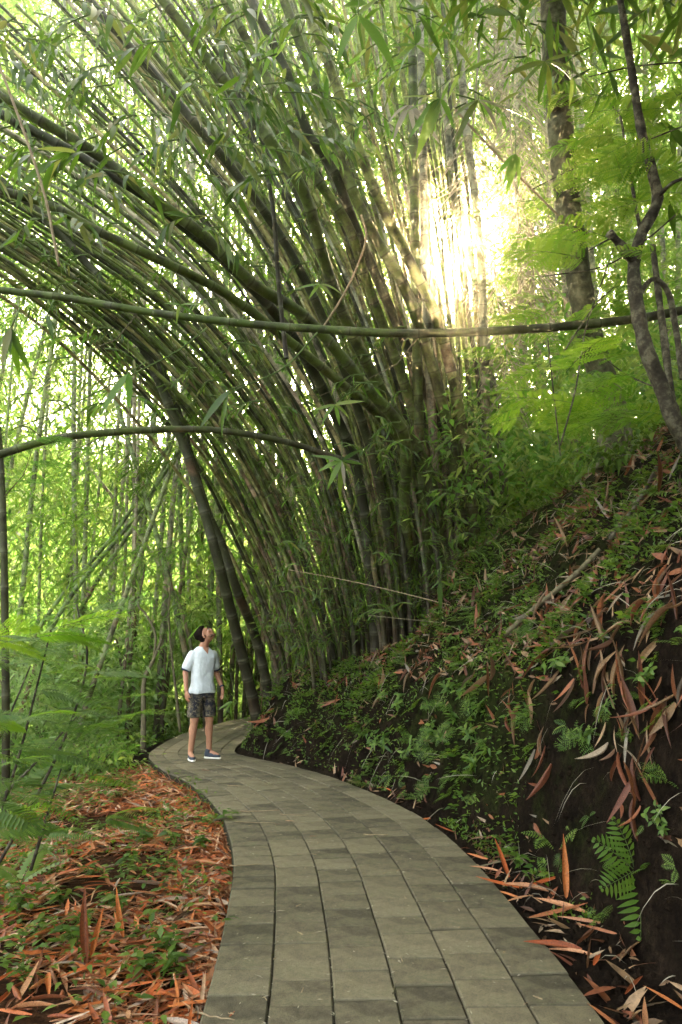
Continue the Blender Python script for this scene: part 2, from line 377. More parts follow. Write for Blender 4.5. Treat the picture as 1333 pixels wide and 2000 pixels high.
def terrain(x, y):
    shp = np.shape(x); x = np.ravel(np.asarray(x, float)); y = np.ravel(np.asarray(y, float))
    d, py = lateral(x, y); hw = hwid(py)
    u = d - hw
    # right: gutter, cut face, slope, hill
    wob = fbm(x * 1.3, y * 1.3, 11, 3)
    g = np.interp(py, [3, 4.5, 6, 8, 10], [.42, .34, .2, .1, .06]) + .05 * wob
    H1 = np.interp(py, [0, 3, 4.7, 6.2, 7.7, 9, 9.8, 10.6, 14, 20], [1.9, 1.75, 1.55, 1.3, 1.0, .72, .5, .5, .55, .5]) * (1 + .12 * wob)
    zr = -.03 + .05 * sstep(0, g, u) + H1 * sstep(g, g + .36, u)
    zr = zr + np.clip(u - g - .34, 0, None) * (1.25 + .2 * wob)
    hill = 1.34 + .13 * (np.clip(x, -1.4, 40) + 1.2) + 1.12 * sstep(.75, 1.75, x + .12 * fbm(y * .9, x, 91, 2)) + .36 * np.clip(x - 1.7, 0, 2.4)
    hill = hill + np.interp(y, [8, 10, 14, 40], [0, -.2, -.6, -.6]) - .5 * sstep(-.6, -1.7, x)
    k = .18; hh = np.clip(.5 + .5 * (hill - zr) / k, 0, 1)
    zr = np.where(u > .02, hill * (1 - hh) + zr * hh - k * hh * (1 - hh), zr)
    rough = sstep(g, g + .3, u)
    zr = zr + rough * (.07 * fbm(x * 3, y * 3, 3, 4) + .045 * fbm(x * 9, y * 9, 5, 3) + .02 * fbm(x * 24, y * 24, 6, 2))
    # left: low shoulder then valley
    v = -d - hw
    zl = -.11 - .05 * np.clip(v, 0, 3) + .05 * fbm(x * 1.4, y * 1.4, 21, 3) * sstep(0, .5, v)
    far = sstep(8.8, 11.5, y)
    edge = 3.4 - 3.05 * far
    zl = zl - .5 * np.clip(v - edge, 0, 7.0) + .1 * fbm(x * .6, y * .6, 31, 3) * sstep(edge, edge + 1, v)
    z = np.where(d > 0, zr, zl)
    z = np.where(np.abs(d) < hw + .01, -.14, z)
    z = np.where(np.abs(d) < hw - .05, -.16, z)
    z = z + sstep(32, 110, y) * 26 + sstep(25, 90, np.abs(x)) * 14
    return z.reshape(shp)
def axis(lo, fine0, fine1, hi, st, gr=1.12):
    a = list(np.arange(fine0, fine1, st)); s = st
    while a[-1] < hi: s *= gr; a.append(a[-1] + s)
    s = st; b = [fine0]
    while b[-1] > lo: s *= gr; b.append(b[-1] - s)
    return np.array(b[1:][::-1] + a)
gx = axis(-130, -3.2, 3.6, 130, .042); gy = axis(-12, 2.2, 11.2, 180, .05)
GX, GY = np.meshgrid(gx, gy)
GZ = terrain(GX, GY)
nx, ny = len(gx), len(gy)
dd, pp = lateral(GX, GY)
uu = dd - hwid(pp)
moss = sstep(.1, .5, uu) * (.35 + .5 * (vnoise(GX.ravel() * 1.1, GY.ravel() * 1.1, 9))) * sstep(3.5, 6.5, GY.ravel() + .4 * GX.ravel()) + .1
moss = np.where(dd < 0, .25 + sstep(3, 8, GY.ravel()) * .1 + sstep(0, 1.5, -uu - 1.5) * .3, moss)
litt = np.where(dd < 0, sstep(11, 9.5, GY.ravel()) * sstep(5.2, 3.6, -dd), 0) * .9
ii = np.arange((ny - 1) * (nx - 1)); rr = ii // (nx - 1); cc = ii % (nx - 1); a0 = rr * nx + cc
T = np.concatenate([np.stack([a0, a0 + 1, a0 + nx + 1], 1), np.stack([a0, a0 + nx + 1, a0 + nx], 1)])
tag(link('ground', mk('ground', np.stack([GX.ravel(), GY.ravel(), GZ.ravel()], 1), T, M['ground'], {'moss': moss, 'litter': litt})), kind='structure')
def zg(x, y): return float(terrain(np.array([x]), np.array([y]))[0])
def surf(x, y, e=.05):
    z = terrain(x, y); zx = terrain(x + e, y); zy = terrain(x, y + e)
    n = np.stack([-(zx - z) / e, -(zy - z) / e, np.ones_like(z)], -1)
    return z, nrmz(n)

# ------------------------------------------------------------------ path bed and pavers
def path_pt(s, c, z):      # c in -1..1
    i = np.clip(s / .06, 0, len(CL) - 1.001); k = int(i); f = i - k
    p = CL[k] * (1 - f) + CL[k + 1] * f; n = CN[k] * (1 - f) + CN[k + 1] * f
    q = p + n * hwid(p[1]) * c
    return np.array([q[0], q[1], z])
s0 = 3.0; s1 = CS[-1] - 2
ss = np.arange(s0, s1, .15); V = []; T = []
for i, s in enumerate(ss):
    for c, z in ((-1.0, -.2), (-1.0, -.014), (1.0, -.014), (1.0, -.2)): V.append(path_pt(s, c, z))
    if i:
        a = (i - 1) * 4
        for q in range(3): T += [[a + q, a + q + 1, a + q + 5], [a + q, a + q + 5, a + q + 4]]
path = tag(link('path', mk('path', V, T, M['joint'], smooth=False)), kind='structure')
NC = 6
def paver(sa, sb, ca, cb, k):
    gj = .0026; hw_ = .82
    sa += gj * 1.2; sb -= gj * 1.2; ca += gj / hw_; cb -= gj / hw_
    ns = 5; rows = np.linspace(sa, sb, ns); z0 = random.uniform(-.003, .004); tilt = random.uniform(-.007, .007); tl2 = random.uniform(-.005, .005)
    V = []; E = []
    bev = .007
    us = [0, .04, .96, 1]; cs_ = [0, bev / ((cb - ca) * hw_), 1 - bev / ((cb - ca) * hw_), 1]
    ss_ = [sa, sa + bev, (sa * 3 + sb) / 4, (sa + sb) / 2 - .012, (sa + sb) / 2, (sa + sb) / 2 + .012, (sa + 3 * sb) / 4, sb - bev, sb]
    for i, s in enumerate(ss_):
        for j, cq in enumerate(cs_):
            c = ca + (cb - ca) * cq
            eb = (i in (0, 8)) + (j in (0, 3))
            z = z0 + tilt * (i / 8 - .5) + tl2 * (cq - .5) - (.008 if eb else 0) 
            V.append(path_pt(s, c, z)); E.append(1 if eb else 0)
    T = []; nr = len(ss_)
    for i in range(nr - 1):
        for j in range(3):
            a = i * 4 + j; T += [[a, a + 1, a + 5], [a, a + 5, a + 4]]
    n0 = len(V)      # skirt
    ring = [i * 4 for i in range(nr)] + [(nr - 1) * 4 + j for j in (1, 2, 3)] + [i * 4 + 3 for i in range(nr - 2, -1, -1)] + [2, 1]
    for r in ring: p = V[r].copy(); p[2] = -.035; V.append(p); E.append(1)
    for q in range(len(ring)):
        a, b = ring[q], ring[(q + 1) % len(ring)]; c, d = n0 + q, n0 + (q + 1) % len(ring)
        T += [[a, b, d], [a, d, c]]
    V = np.array(V); ctr = V.mean(0); ctr[2] = 0
    o = link('paver', mk('paver', V - ctr, T, M['paver'], {'edge': E}, smooth=False), path); o.location = ctr
random.seed(3)
sP = 6.2
for c in range(NC):
    s = sP + random.uniform(0, .45)
    while s < s1 - .6:
        L = random.choice([.25, .27, .28, .29, .42]) + random.uniform(-.015, .015)
        if CL[int(s / .06)][1] > 10.8: L *= 2.4
        paver(s, s + L, -1 + 2 * c / NC, -1 + 2 * (c + 1) / NC, c); s += L
# ------------------------------------------------------------------ culm builder
def culm_mesh(ctrl, r0, r1, mat, inter=.38, sides=8, name='bamboo_culm'):
    ctrl = np.asarray(ctrl, float); dense = crom(ctrl, 60)
    L = np.concatenate([[0], np.cumsum(np.linalg.norm(np.diff(dense, axis=0), axis=1))]); tot = L[-1]
    st = [0.]
    while st[-1] < tot: st.append(st[-1] + inter * random.uniform(.88, 1.12) * (.62 + .38 * min(1, st[-1] / 2.5)))
    S = []; RR = []; ND = []; CE = []
    for i in range(len(st) - 1):
        a, b = st[i], min(st[i + 1], tot + .01); cell = random.random(); mid = (a + b) / 2
        kn = r0 + (r1 - r0) * a / tot
        e = kn * .22
        S += [a, a + e, mid, b - e]; ND += [1, .8, 0, .8]; CE += [cell] * 4
        for q, f in ((a, 1.09), (a + e, 1.0), (mid, .97), (b - e, 1.0)):
            RR.append((r0 + (r1 - r0) * q / tot) * f)
    S = np.array(S); keep = S <= tot; S = S[keep]; RR = np.array(RR)[keep]; ND = np.array(ND)[keep]; CE = np.array(CE)[keep]
    pts = np.stack([np.interp(S, L, dense[:, k]) for k in range(3)], 1)
    n = len(pts); t, u, v = frames(pts); ang = np.arange(sides) * 2 * math.pi / sides
    ring = u[:, None] * np.cos(ang)[None, :, None] + v[:, None] * np.sin(ang)[None, :, None]
    V = (pts[:, None] + ring * RR[:, None, None]).reshape(-1, 3)
    i, j = np.meshgrid(np.arange(n - 1), np.arange(sides), indexing='ij'); p = (i * sides + j).ravel(); q = (i * sides + (j + 1) % sides).ravel()
    T = np.concatenate([np.stack([p, q, q + sides], 1), np.stack([p, q + sides, p + sides], 1)])
    base = pts[0].copy(); rep = lambda a: np.repeat(a, sides)
    me = mk(name, V - base, T, mat, {'node': rep(ND), 'len': rep(S), 'cell': rep(CE)})
    return me, base, pts, RR
def culm(ctrl, r0, r1, mat, label, group=None, inter=.38, sides=8, fol=0, foljit=.5, folmesh=None, folsc=(.8, 1.3), rng=(.35, 1)):
    me, base, pts, RR = culm_mesh(ctrl, r0, r1, mat, inter, sides)
    o = tag(link('bamboo_culm', me), label, 'bamboo', group); o.location = base
    for k in range(fol):
        q = pts[int((len(pts) - 1) * random.uniform(*rng))] - base + rs.normal(0, foljit, 3) * (1, 1, .6)
        s = random.uniform(*folsc)
        f = link('foliage', random.choice(folmesh or FOL), o, Matrix.Translation(Vector(q)) @ Euler((random.uniform(-.4, .4), random.uniform(-.4, .4), random.uniform(0, 6.28))).to_matrix().to_4x4() @ Matrix.Scale(s, 4))
    return o
# foliage prototype: several twigs with drooping blades
def spray_mesh(name, mat, ntw=12, nl=8, R=.85, LL=.2, WW=.026, K=2, tw=True):
    mb = MB()
    for k in range(ntw):
        a = random.uniform(0, 6.28); d = np.array([math.cos(a), math.sin(a), random.uniform(-.5, .45)])
        st = rs.normal(0, R * .42, 3); st[2] *= .75; ln = random.uniform(.3, .55)
        pts = np.array([st + d * ln * t + np.array([0, 0, -.16]) * t * t for t in (0, .35, .7, 1)])
        if tw: mb.add(*tube(pts, [.003, .0025, .002, .001], 3, False), .1, 1)
        tt = np.linspace(.25, 1, nl); pos = np.stack([np.interp(tt, (0, .35, .7, 1), pts[:, q]) for q in range(3)], 1)
        sd = np.cross(nrmz(d), [0, 0, 1]); sg = np.where(np.arange(nl) % 2, 1, -1)[:, None]
        ld = nrmz(nrmz(d) * .75 + sg * sd * rs.uniform(.25, .9, (nl, 1)) + np.array([0, 0, -.35]) + rs.normal(0, .15, (nl, 3)))
        nn = np.array([0, 0, 1.]) + rs.normal(0, .35, (nl, 3))
        ls = LL * rs.uniform(.65, 1.2, nl)
        V, T, kk = blades(pos, ld, nn, ls, ls * WW / LL * 1.1, K, .35, .3, grav=np.array([0, 0, -1.]))
        mb.add(V, T, np.repeat(rs.uniform(0, 1, nl), kk), 0)
    return mb.mesh(name, None, mats=[mat, M['twig_green']])
FOL = [spray_mesh('foliage', M['leaf']) for _ in range(5)]
FOL_L = [spray_mesh('foliage', M['leaf_light'], 14, 8, .95, .22, .03) for _ in range(5)]

# ------------------------------------------------------------------ the leaning clump (fan)
KEYS = [
 [(560,1265,9.6),(480,1080,9.6),(385,900,9.2),(250,735,8.6),(100,595,8.0),(-90,455,7.4)],
 [(630,1225,9.6),(550,1010,9.6),(440,820,9.3),(290,665,8.8),(125,550,8.2),(-90,415,7.6)],
 [(690,1200,9.5),(620,940,9.5),(510,745,9.2),(360,565,8.8),(180,420,8.4),(-90,260,8.0)],
 [(750,1150,9.4),(690,890,9.3),(590,650,9.1),(450,420,8.8),(270,210,8.5),(30,-60,8.2)],
 [(800,1110,9.3),(750,850,9.3),(670,600,9.2),(560,370,9.0),(430,150,8.8),(280,-70,8.6)],
 [(850,1080,9.3),(810,830,9.3),(750,590,9.2),(680,380,9.1),(590,160,9.0),(500,-70,9.0)],
 [(890,1060,9.2),(870,810,9.2),(840,600,9.2),(800,380,9.2),(755,160,9.2),(715,-70,9.2)],
 [(930,1040,9.3),(925,810,9.3),(915,600,9.4),(903,400,9.5),(885,200,9.6),(865,-70,9.7)]]
KEYS = np.array(KEYS, float)
def ground_ctrl(pts3):
    b = pts3[0].copy(); z = zg(b[0], b[1])
    if z < b[2] - .05:      # lengthen the foot down to the ground along its own direction
        d = pts3[0] - pts3[1]; d = d / abs(d[2] + 1e-6)
        h = b[2] - z + .15
        q = np.array([b[0] + d[0] * h * .4, b[1] + d[1] * h * .4, z - .15]); q[2] = zg(q[0], q[1]) - .15
        return np.vstack([q, pts3])
    pts3 = pts3.copy(); return pts3
random.seed(11); rs = np.random.RandomState(11)
GL = {0: ('green bamboo culm bent far over to the left from the dense clump above the bank', 'culms bent low to the left'),
      1: ('bamboo culm leaning diagonally up to the left from the middle of the dense clump', 'culms leaning diagonally left'),
      2: ('bamboo culm rising steeply from the right part of the dense clump', 'steep culms of the dense clump')}
N = 132
for k in range(N):
    t = (k + random.random()) / N * 6.7
    t = t if k % 4 else t * .72
    if k > 118: t = random.uniform(6.0, 6.95)
    i = min(int(t), 6); f = t - i
    c = KEYS[i] * (1 - f) + KEYS[i + 1] * f
    jx, jy = random.gauss(0, 16), random.gauss(0, 16); dY = random.uniform(.3, 2.6)
    rot = random.gauss(0, 1)
    pts = []
    for q, (x, y, Y) in enumerate(c):
        w_ = q / 5
        pts.append(P(x + jx + rot * 26 * w_ + random.gauss(0, 4), y + jy * .6 - rot * 20 * w_ + random.gauss(0, 4), Y + dY * (1 - .6 * w_)))
    pts = ground_ctrl(np.array(pts))
    r = random.uniform(.024, .041) * (.82 + .04 * t)
    gi = 0 if t < 2.2 else (1 if t < 4.6 else 2)
    mat = M['culm'] if random.random() < .7 else (M['culm_dark'] if random.random() < .6 else M['culm_pale'])
    tone = 'dark mossy' if mat is M['culm_dark'] else ('pale' if mat is M['culm_pale'] else ('slender green' if r < .036 else 'stout green')); zone = ['lowest', 'low', 'middle', 'upper middle', 'high', 'steep', 'upright'][min(6, int(t))]
    lab_ = {'lowest': 'of the dense clump along the low edge of the arch', 'low': 'bent low to the left, just above the lowest ones', 'middle': 'leaning far left through the middle of the arch', 'upper middle': 'leaning left towards the upper left corner', 'high': 'leaning steeply left under the leaf canopy', 'steep': 'rising steeply to the top edge of the view', 'upright': 'standing almost upright left of the bright gap'}[zone]
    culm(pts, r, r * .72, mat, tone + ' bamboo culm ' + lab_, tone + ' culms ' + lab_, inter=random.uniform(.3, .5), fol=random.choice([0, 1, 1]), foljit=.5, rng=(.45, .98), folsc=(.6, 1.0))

# hero culms: (pixel polyline with depth, thickness px at foot and tip)
def hero(pl, t0, t1, mat, label, group=None, inter=.4, foot=True, sides=12, fol=0, **kw):
    pts = np.array([P(*p) for p in pl])
    if foot: pts = ground_ctrl(pts)
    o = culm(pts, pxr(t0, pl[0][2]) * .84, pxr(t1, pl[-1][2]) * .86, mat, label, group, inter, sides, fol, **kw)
    base_ = np.array(o.location); dn_ = crom(pts, 60)      # broken side shoots at some nodes
    for q in range(random.randint(4, 8)):
        i_ = random.randint(8, 57); a_ = dn_[i_] - base_; ax = nrmz(dn_[i_ + 1] - dn_[i_]); pr = nrmz(np.cross(ax, rs.normal(0, 1, 3)))
        L_ = random.choice([.06, .1, .25, .5]); rr_ = pxr(t1, pl[-1][2]) * .8
        p_ = np.array([a_ + pr * rr_ * .6, a_ + pr * (rr_ + L_ * .5) + ax * L_ * .35, a_ + pr * (rr_ + L_ * .8) + ax * L_ * .9]); V_, T_ = tube(p_, [.007, .005, .0025], 5)
        link('side_shoot', mk('side_shoot', V_, T_, M['twig']), o)
    return o
hero([(1420,592,5.6),(1340,605,5.6),(1250,622,5.6),(1130,635,5.6),(1000,645,5.6),(880,650,5.6),(760,651,5.6),(660,645,5.7),(500,634,5.8),(300,611,5.9),(120,580,6),(0,567,6),(-120,548,6)],
     23, 17, M['culm_hero'], 'long smooth green bamboo culm lying almost level across the whole view', foot=False, inter=.55)
hero([(700,905,7.6),(650,892,7.5),(560,863,7.3),(450,843,7.1),(360,838,7),(250,842,6.8),(130,853,6.6),(60,869,6.5),(0,888,6.4),(-110,925,6.2)],
     14, 21, M['culm_hero'], 'bamboo culm arching low from the clump to the left edge', foot=False, inter=.42)
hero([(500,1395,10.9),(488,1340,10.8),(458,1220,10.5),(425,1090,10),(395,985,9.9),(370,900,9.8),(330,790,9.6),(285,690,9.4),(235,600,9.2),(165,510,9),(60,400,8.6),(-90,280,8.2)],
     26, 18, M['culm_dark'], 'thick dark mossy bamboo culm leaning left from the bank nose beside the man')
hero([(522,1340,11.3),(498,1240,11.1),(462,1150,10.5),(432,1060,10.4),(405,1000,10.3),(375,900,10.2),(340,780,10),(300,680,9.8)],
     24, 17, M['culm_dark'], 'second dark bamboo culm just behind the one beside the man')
TL = [
 ([(800,1090,8),(790,980,7.9),(790,850,7.6),(720,760,7.4),(600,622,7),(500,558,6.8),(400,462,6.6),(300,388,6.4),(200,308,6.2),(100,248,6),(0,190,5.8),(-110,130,5.6)], 30, 28, 'culm_hero', 'thick dark green bamboo culm sweeping in from the left edge, upper of a pair'),
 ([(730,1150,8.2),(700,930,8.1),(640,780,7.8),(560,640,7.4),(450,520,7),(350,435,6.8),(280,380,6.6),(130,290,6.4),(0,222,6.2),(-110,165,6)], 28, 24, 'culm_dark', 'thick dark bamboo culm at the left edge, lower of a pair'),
 ([(840,1060,8.3),(800,900,8.2),(740,812,8),(680,760,7.8),(560,662,7.4),(440,573,7.1),(300,502,6.8),(200,456,6.6),(100,402,6.4),(0,372,6.2),(-110,340,6)], 25, 22, 'culm_hero', 'mottled green bamboo culm curving from the left edge below the thick pair'),
 ([(860,1060,8.6),(840,930,8.5),(760,790,8.2),(690,655,7.8),(640,530,7.4),(600,390,7),(545,300,6.8),(455,180,6.6),(375,75,6.4),(300,-25,6.2)], 31, 27, 'culm_hero', 'thick spotted bamboo culm curving from clump to top edge left of centre'),
 ([(870,1050,8.8),(830,880,8.7),(780,720,8.4),(720,560,8),(680,440,7.8),(610,335,7.6),(560,230,7.4),(500,110,7.2),(440,0,7),(400,-70,7)], 27, 22, 'culm', 'bamboo culm leaning steeply to the top edge beside a thicker spotted one'),
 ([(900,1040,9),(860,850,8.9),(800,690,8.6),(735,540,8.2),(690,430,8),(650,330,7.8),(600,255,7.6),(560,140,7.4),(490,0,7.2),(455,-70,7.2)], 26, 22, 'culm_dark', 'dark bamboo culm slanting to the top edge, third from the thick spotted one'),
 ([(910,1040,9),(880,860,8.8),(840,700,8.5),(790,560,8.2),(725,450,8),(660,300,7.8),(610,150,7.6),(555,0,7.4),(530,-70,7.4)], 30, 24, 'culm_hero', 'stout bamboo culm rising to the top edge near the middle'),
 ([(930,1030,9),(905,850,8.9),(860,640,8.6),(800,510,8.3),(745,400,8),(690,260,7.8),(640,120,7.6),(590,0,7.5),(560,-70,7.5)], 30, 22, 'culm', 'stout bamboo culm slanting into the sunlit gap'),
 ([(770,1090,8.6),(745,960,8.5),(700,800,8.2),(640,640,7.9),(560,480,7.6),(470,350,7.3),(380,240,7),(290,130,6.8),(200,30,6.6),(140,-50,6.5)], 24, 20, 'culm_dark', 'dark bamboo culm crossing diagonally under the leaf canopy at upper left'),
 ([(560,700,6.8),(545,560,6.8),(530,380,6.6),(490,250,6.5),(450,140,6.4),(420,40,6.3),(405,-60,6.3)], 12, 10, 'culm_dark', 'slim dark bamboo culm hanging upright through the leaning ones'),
 ([(835,1075,8.9),(822,900,8.8),(815,700,8.7),(812,500,8.7),(808,300,8.7),(806,100,8.7),(803,-60,8.7)], 24, 22, 'culm', 'straight upright bamboo culm left of the bright gap'),
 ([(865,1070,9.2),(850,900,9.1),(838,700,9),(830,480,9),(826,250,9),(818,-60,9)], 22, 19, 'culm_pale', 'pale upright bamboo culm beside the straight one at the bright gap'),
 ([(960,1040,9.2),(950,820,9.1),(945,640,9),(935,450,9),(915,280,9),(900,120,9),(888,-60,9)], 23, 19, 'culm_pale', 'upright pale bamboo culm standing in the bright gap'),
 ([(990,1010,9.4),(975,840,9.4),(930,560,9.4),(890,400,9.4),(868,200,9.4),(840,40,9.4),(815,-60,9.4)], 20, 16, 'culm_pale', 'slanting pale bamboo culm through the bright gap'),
]
def push(pl):
    a = max(0, 9.9 - pl[0][2]); m = len(pl) - 1
    return [(x_, y_ + (40 if q == 0 else 0), Y_ + a * max(0, 1 - q / (m * .6)) ** 1.2) for q, (x_, y_, Y_) in enumerate(pl)]
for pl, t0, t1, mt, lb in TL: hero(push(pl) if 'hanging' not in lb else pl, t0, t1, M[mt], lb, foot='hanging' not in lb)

# culms behind: helper in world space
def bgset(n, xr, Yr, tr, lean, mat, label, group, base_py=None, fol=2, fm=None, top=22, rng=(.1, .9)):
    for k in range(n):
        Y = random.uniform(*Yr); px = random.uniform(*xr)
        if 835 < px < 955 and random.random() < .6: continue
        x = P(px, 1250, Y)[0]; z = zg(x, Y) - .2
        ln = random.gauss(lean[0], lean[1]); cv = random.gauss(0, .05)
        H = top; pts = []
        for q in range(7):
            t = q / 6; pts.append([x + ln * H * t + cv * H * t * t + random.gauss(0, .03), Y + random.gauss(0, .05) + .3 * t, z + H * t])
        r = pxr(random.uniform(*tr), Y)
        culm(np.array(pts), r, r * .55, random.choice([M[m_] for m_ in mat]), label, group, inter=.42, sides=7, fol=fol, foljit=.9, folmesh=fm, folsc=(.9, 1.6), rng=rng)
random.seed(5)
bgset(26, (-120, 345), (12.5, 19), (6, 12), (0, .06), ['culm_bg', 'culm_bg', 'culm_pale', 'culm_pale'], 'slim upright bamboo culm in the grove left of the path', 'upright culms in the left grove', fol=1, fm=FOL_L, rng=(.05, .4))
bgset(22, (345, 540), (14.5, 20), (7, 12), (0, .04), ['culm_bg', 'culm_bg', 'culm_pale', 'culm'], 'upright bamboo culm in the grove behind the man', 'upright culms behind the man', fol=1, fm=FOL_L, rng=(.05, .4))
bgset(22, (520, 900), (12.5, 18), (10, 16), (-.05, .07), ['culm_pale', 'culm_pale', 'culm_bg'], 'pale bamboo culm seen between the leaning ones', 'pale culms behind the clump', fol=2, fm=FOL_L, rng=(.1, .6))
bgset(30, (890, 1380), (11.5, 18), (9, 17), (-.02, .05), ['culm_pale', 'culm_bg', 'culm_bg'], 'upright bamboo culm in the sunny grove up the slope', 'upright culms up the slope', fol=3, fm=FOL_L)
for pl, t0, t1, lb in [(p_[::3] if len(p_) in (7, 4) else [p_[0], p_[len(p_) // 2], p_[-1]], a_, b_, l_) for p_, a_, b_, l_ in [
 ([(95,1240,12.5),(130,1150,12.6),(200,1080,12.8),(270,1000,13),(350,880,13.4),(430,760,14)], 12, 9, 'bamboo culm slanting right across the left grove, lowest of three'),
 ([(60,1260,12.9),(110,1180,13),(180,1095,13),(240,1020,13.2),(300,930,13.5),(370,800,14)], 11, 8, 'bamboo culm slanting right across the left grove, middle of three'),
 ([(140,1230,13.2),(190,1150,13.3),(250,1060,13.4),(300,960,13.6),(345,840,14),(380,720,14.4)], 11, 8, 'bamboo culm slanting right across the left grove, uppermost of three'),
 ([(165,1390,11.6),(205,1300,11.8),(240,1225,12),(265,1130,12.2),(283,1060,12.3),(300,1000,12.4),(345,880,12.6),(390,760,13)], 14, 10, 'greenish bamboo culm leaning right over the bushes left of the man'),
 ([(365,1290,12.6),(350,1220,12.6),(325,1120,12.7),(305,1040,12.8),(290,960,13),(255,860,13.2),(220,760,13.4)], 15, 11, 'brown streaked bamboo culm leaning left just behind the man'),
 ([(350,1180,13.5),(320,1120,13.6),(280,1060,13.8),(240,1000,14),(200,950,14.2),(150,880,14.5)], 9, 7, 'faint pale culm leaning left behind the crossing culms'),
 ([(12,1480,7),(20,1300,7),(14,1150,7),(6,1000,7),(2,900,7),(-10,760,7)], 20, 15, 'dark upright bamboo culm at the left edge'),
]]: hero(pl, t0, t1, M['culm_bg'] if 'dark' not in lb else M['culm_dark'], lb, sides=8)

# ------------------------------------------------------------------ far foliage masses (uncountable)
def mass(name, centers, per, R, LL, WW, mat, K=1, sd=1, down=.45):
    g = np.random.RandomState(sd); C = np.repeat(np.asarray(centers, float), per, 0); N = len(C)
    off = g.normal(0, 1, (N, 3)) * R * np.array([1, 1, .6])
    az = g.uniform(0, 6.283, N); d = np.stack([np.cos(az), np.sin(az), g.uniform(-1, .35, N) - down * .3], 1)
    n = g.normal(0, .6, (N, 3)) + np.array([0, 0, 1.])
    L = LL * g.uniform(.6, 1.3, N)
    cr = np.repeat(g.uniform(0, 1, len(centers)), per)
    V, T, k = blades(C + off, d, n, L, L * WW / LL, K, .3, .25, grav=np.array([0, 0, -1.]))
    r = np.clip(cr * .6 + g.uniform(0, .4, N), 0, 1)
    return tag(link(name, mk(name, V, T, mat, {'rnd': np.repeat(r, k)})), kind='stuff')
def gap(c):    # keep the opening in the wood where the low sun stands
    px, py, _ = proj(c)
    q = ((px - 880) / 74) ** 2 + ((py - 460) / 112) ** 2
    q2 = ((px - 1265) / 50) ** 2 + ((py - 170) / 90) ** 2
    return np.clip(1 - np.exp(-q * .75) * 1.25, 0, 1) * np.clip(1 - .7 * np.exp(-q2), 0, 1)
g = np.random.RandomState(4)
C = []
for _ in range(9000):
    Y = g.uniform(17, 34); px = g.uniform(-500, 1850); el = g.uniform(-.12, 1.08)
    x = (px - 666) / 1400 * Y; z = 1.5 + Y * el
    C.append((x, Y, z))
C = np.array(C); tz = terrain(C[:, 0], C[:, 1]); C = C[C[:, 2] > tz - .3]
dn = .85 + .5 * vnoise(C[:, 0] * .45, C[:, 2] * .45, 77) 
C = C[g.rand(len(C)) < gap(C) * dn * np.where((C[:, 0] < 0) & (C[:, 2] > 8) & (C[:, 1] < 24), .6, 1) * np.where((C[:, 0] < -.5) & (C[:, 2] <= 9), .6, 1)]
print('far clusters', len(C))
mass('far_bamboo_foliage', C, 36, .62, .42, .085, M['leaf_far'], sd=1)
C = []
for _ in range(5200):
    Y = g.uniform(11.5, 17); px = g.uniform(-500, 1850); el = g.uniform(-.02, 1.15)
    C.append(((px - 666) / 1400 * Y, Y, 1.5 + Y * el))
C = np.array(C); tz = terrain(C[:, 0], C[:, 1]); C = C[C[:, 2] > tz + .3]
dn = .05 + 1.1 * vnoise(C[:, 0] * .6, C[:, 2] * .6, 93)
C = C[g.rand(len(C)) < gap(C) * dn * np.where(C[:, 0] < .5, np.where(C[:, 2] > 6, .25, .5), 1)]
print('mid clusters', len(C))
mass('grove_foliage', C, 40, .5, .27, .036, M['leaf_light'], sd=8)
# lower bushes of the valley at the left and slope growth
C = []
while len(C) < 2300:
    Y = g.uniform(11.5, 30); px = g.uniform(-300, 520); x = (px - 666) / 1400 * Y
    C.append((x, Y, 0))
C = np.array(C); dl, _ = lateral(C[:, 0], C[:, 1]); C = C[(dl < -1.5) | (C[:, 1] > 24)]
C[:, 2] = terrain(C[:, 0], C[:, 1]) + g.uniform(0, 1, len(C)) ** 1.6 * (.8 + .16 * C[:, 1])
mass('valley_undergrowth', C, 60, .34, .15, .06, M['leaf_pale'], sd=2, down=.1)
C = []
while len(C) < 900:
    Y = g.uniform(8.5, 22); px = g.uniform(880, 1750); x = (px - 666) / 1400 * Y
    C.append((x, Y, 0))
C = np.array(C); C[:, 2] = terrain(C[:, 0], C[:, 1]) + g.uniform(0, 1, len(C)) ** 1.4 * 2.2
mass('slope_undergrowth', C, 50, .34, .15, .055, M['leaf_light'], sd=3, down=.1)
# distant wooded hillside
C = []
for _ in range(5200):
    y = g.uniform(34, 120); x = g.uniform(-1.1, 1.1) * y; C.append((x, y, 0))
C = np.array(C); C[:, 2] = terrain(C[:, 0], C[:, 1]) + g.uniform(0, 6, len(C))
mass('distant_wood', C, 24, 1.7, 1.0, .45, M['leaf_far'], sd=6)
# unseen canopy added over the bank and behind the camera to cut sky light
C = []
while len(C) < 2600:
    x = g.uniform(-1.0, 10); y = g.uniform(-10, 8.5); z = g.uniform(6.5, 11)
    if x < .2 and y > -3: continue
    u_, v_, dd_ = proj(np.array([x, y, z]))
    if y > .5 and dd_ > 0 and -40 < v_ < 2040 and -60 < u_ < 1400: continue
    C.append((x, y, z))
mass('unseen_shade_canopy', C, 26, .6, .36, .07, M['leaf'], sd=9)
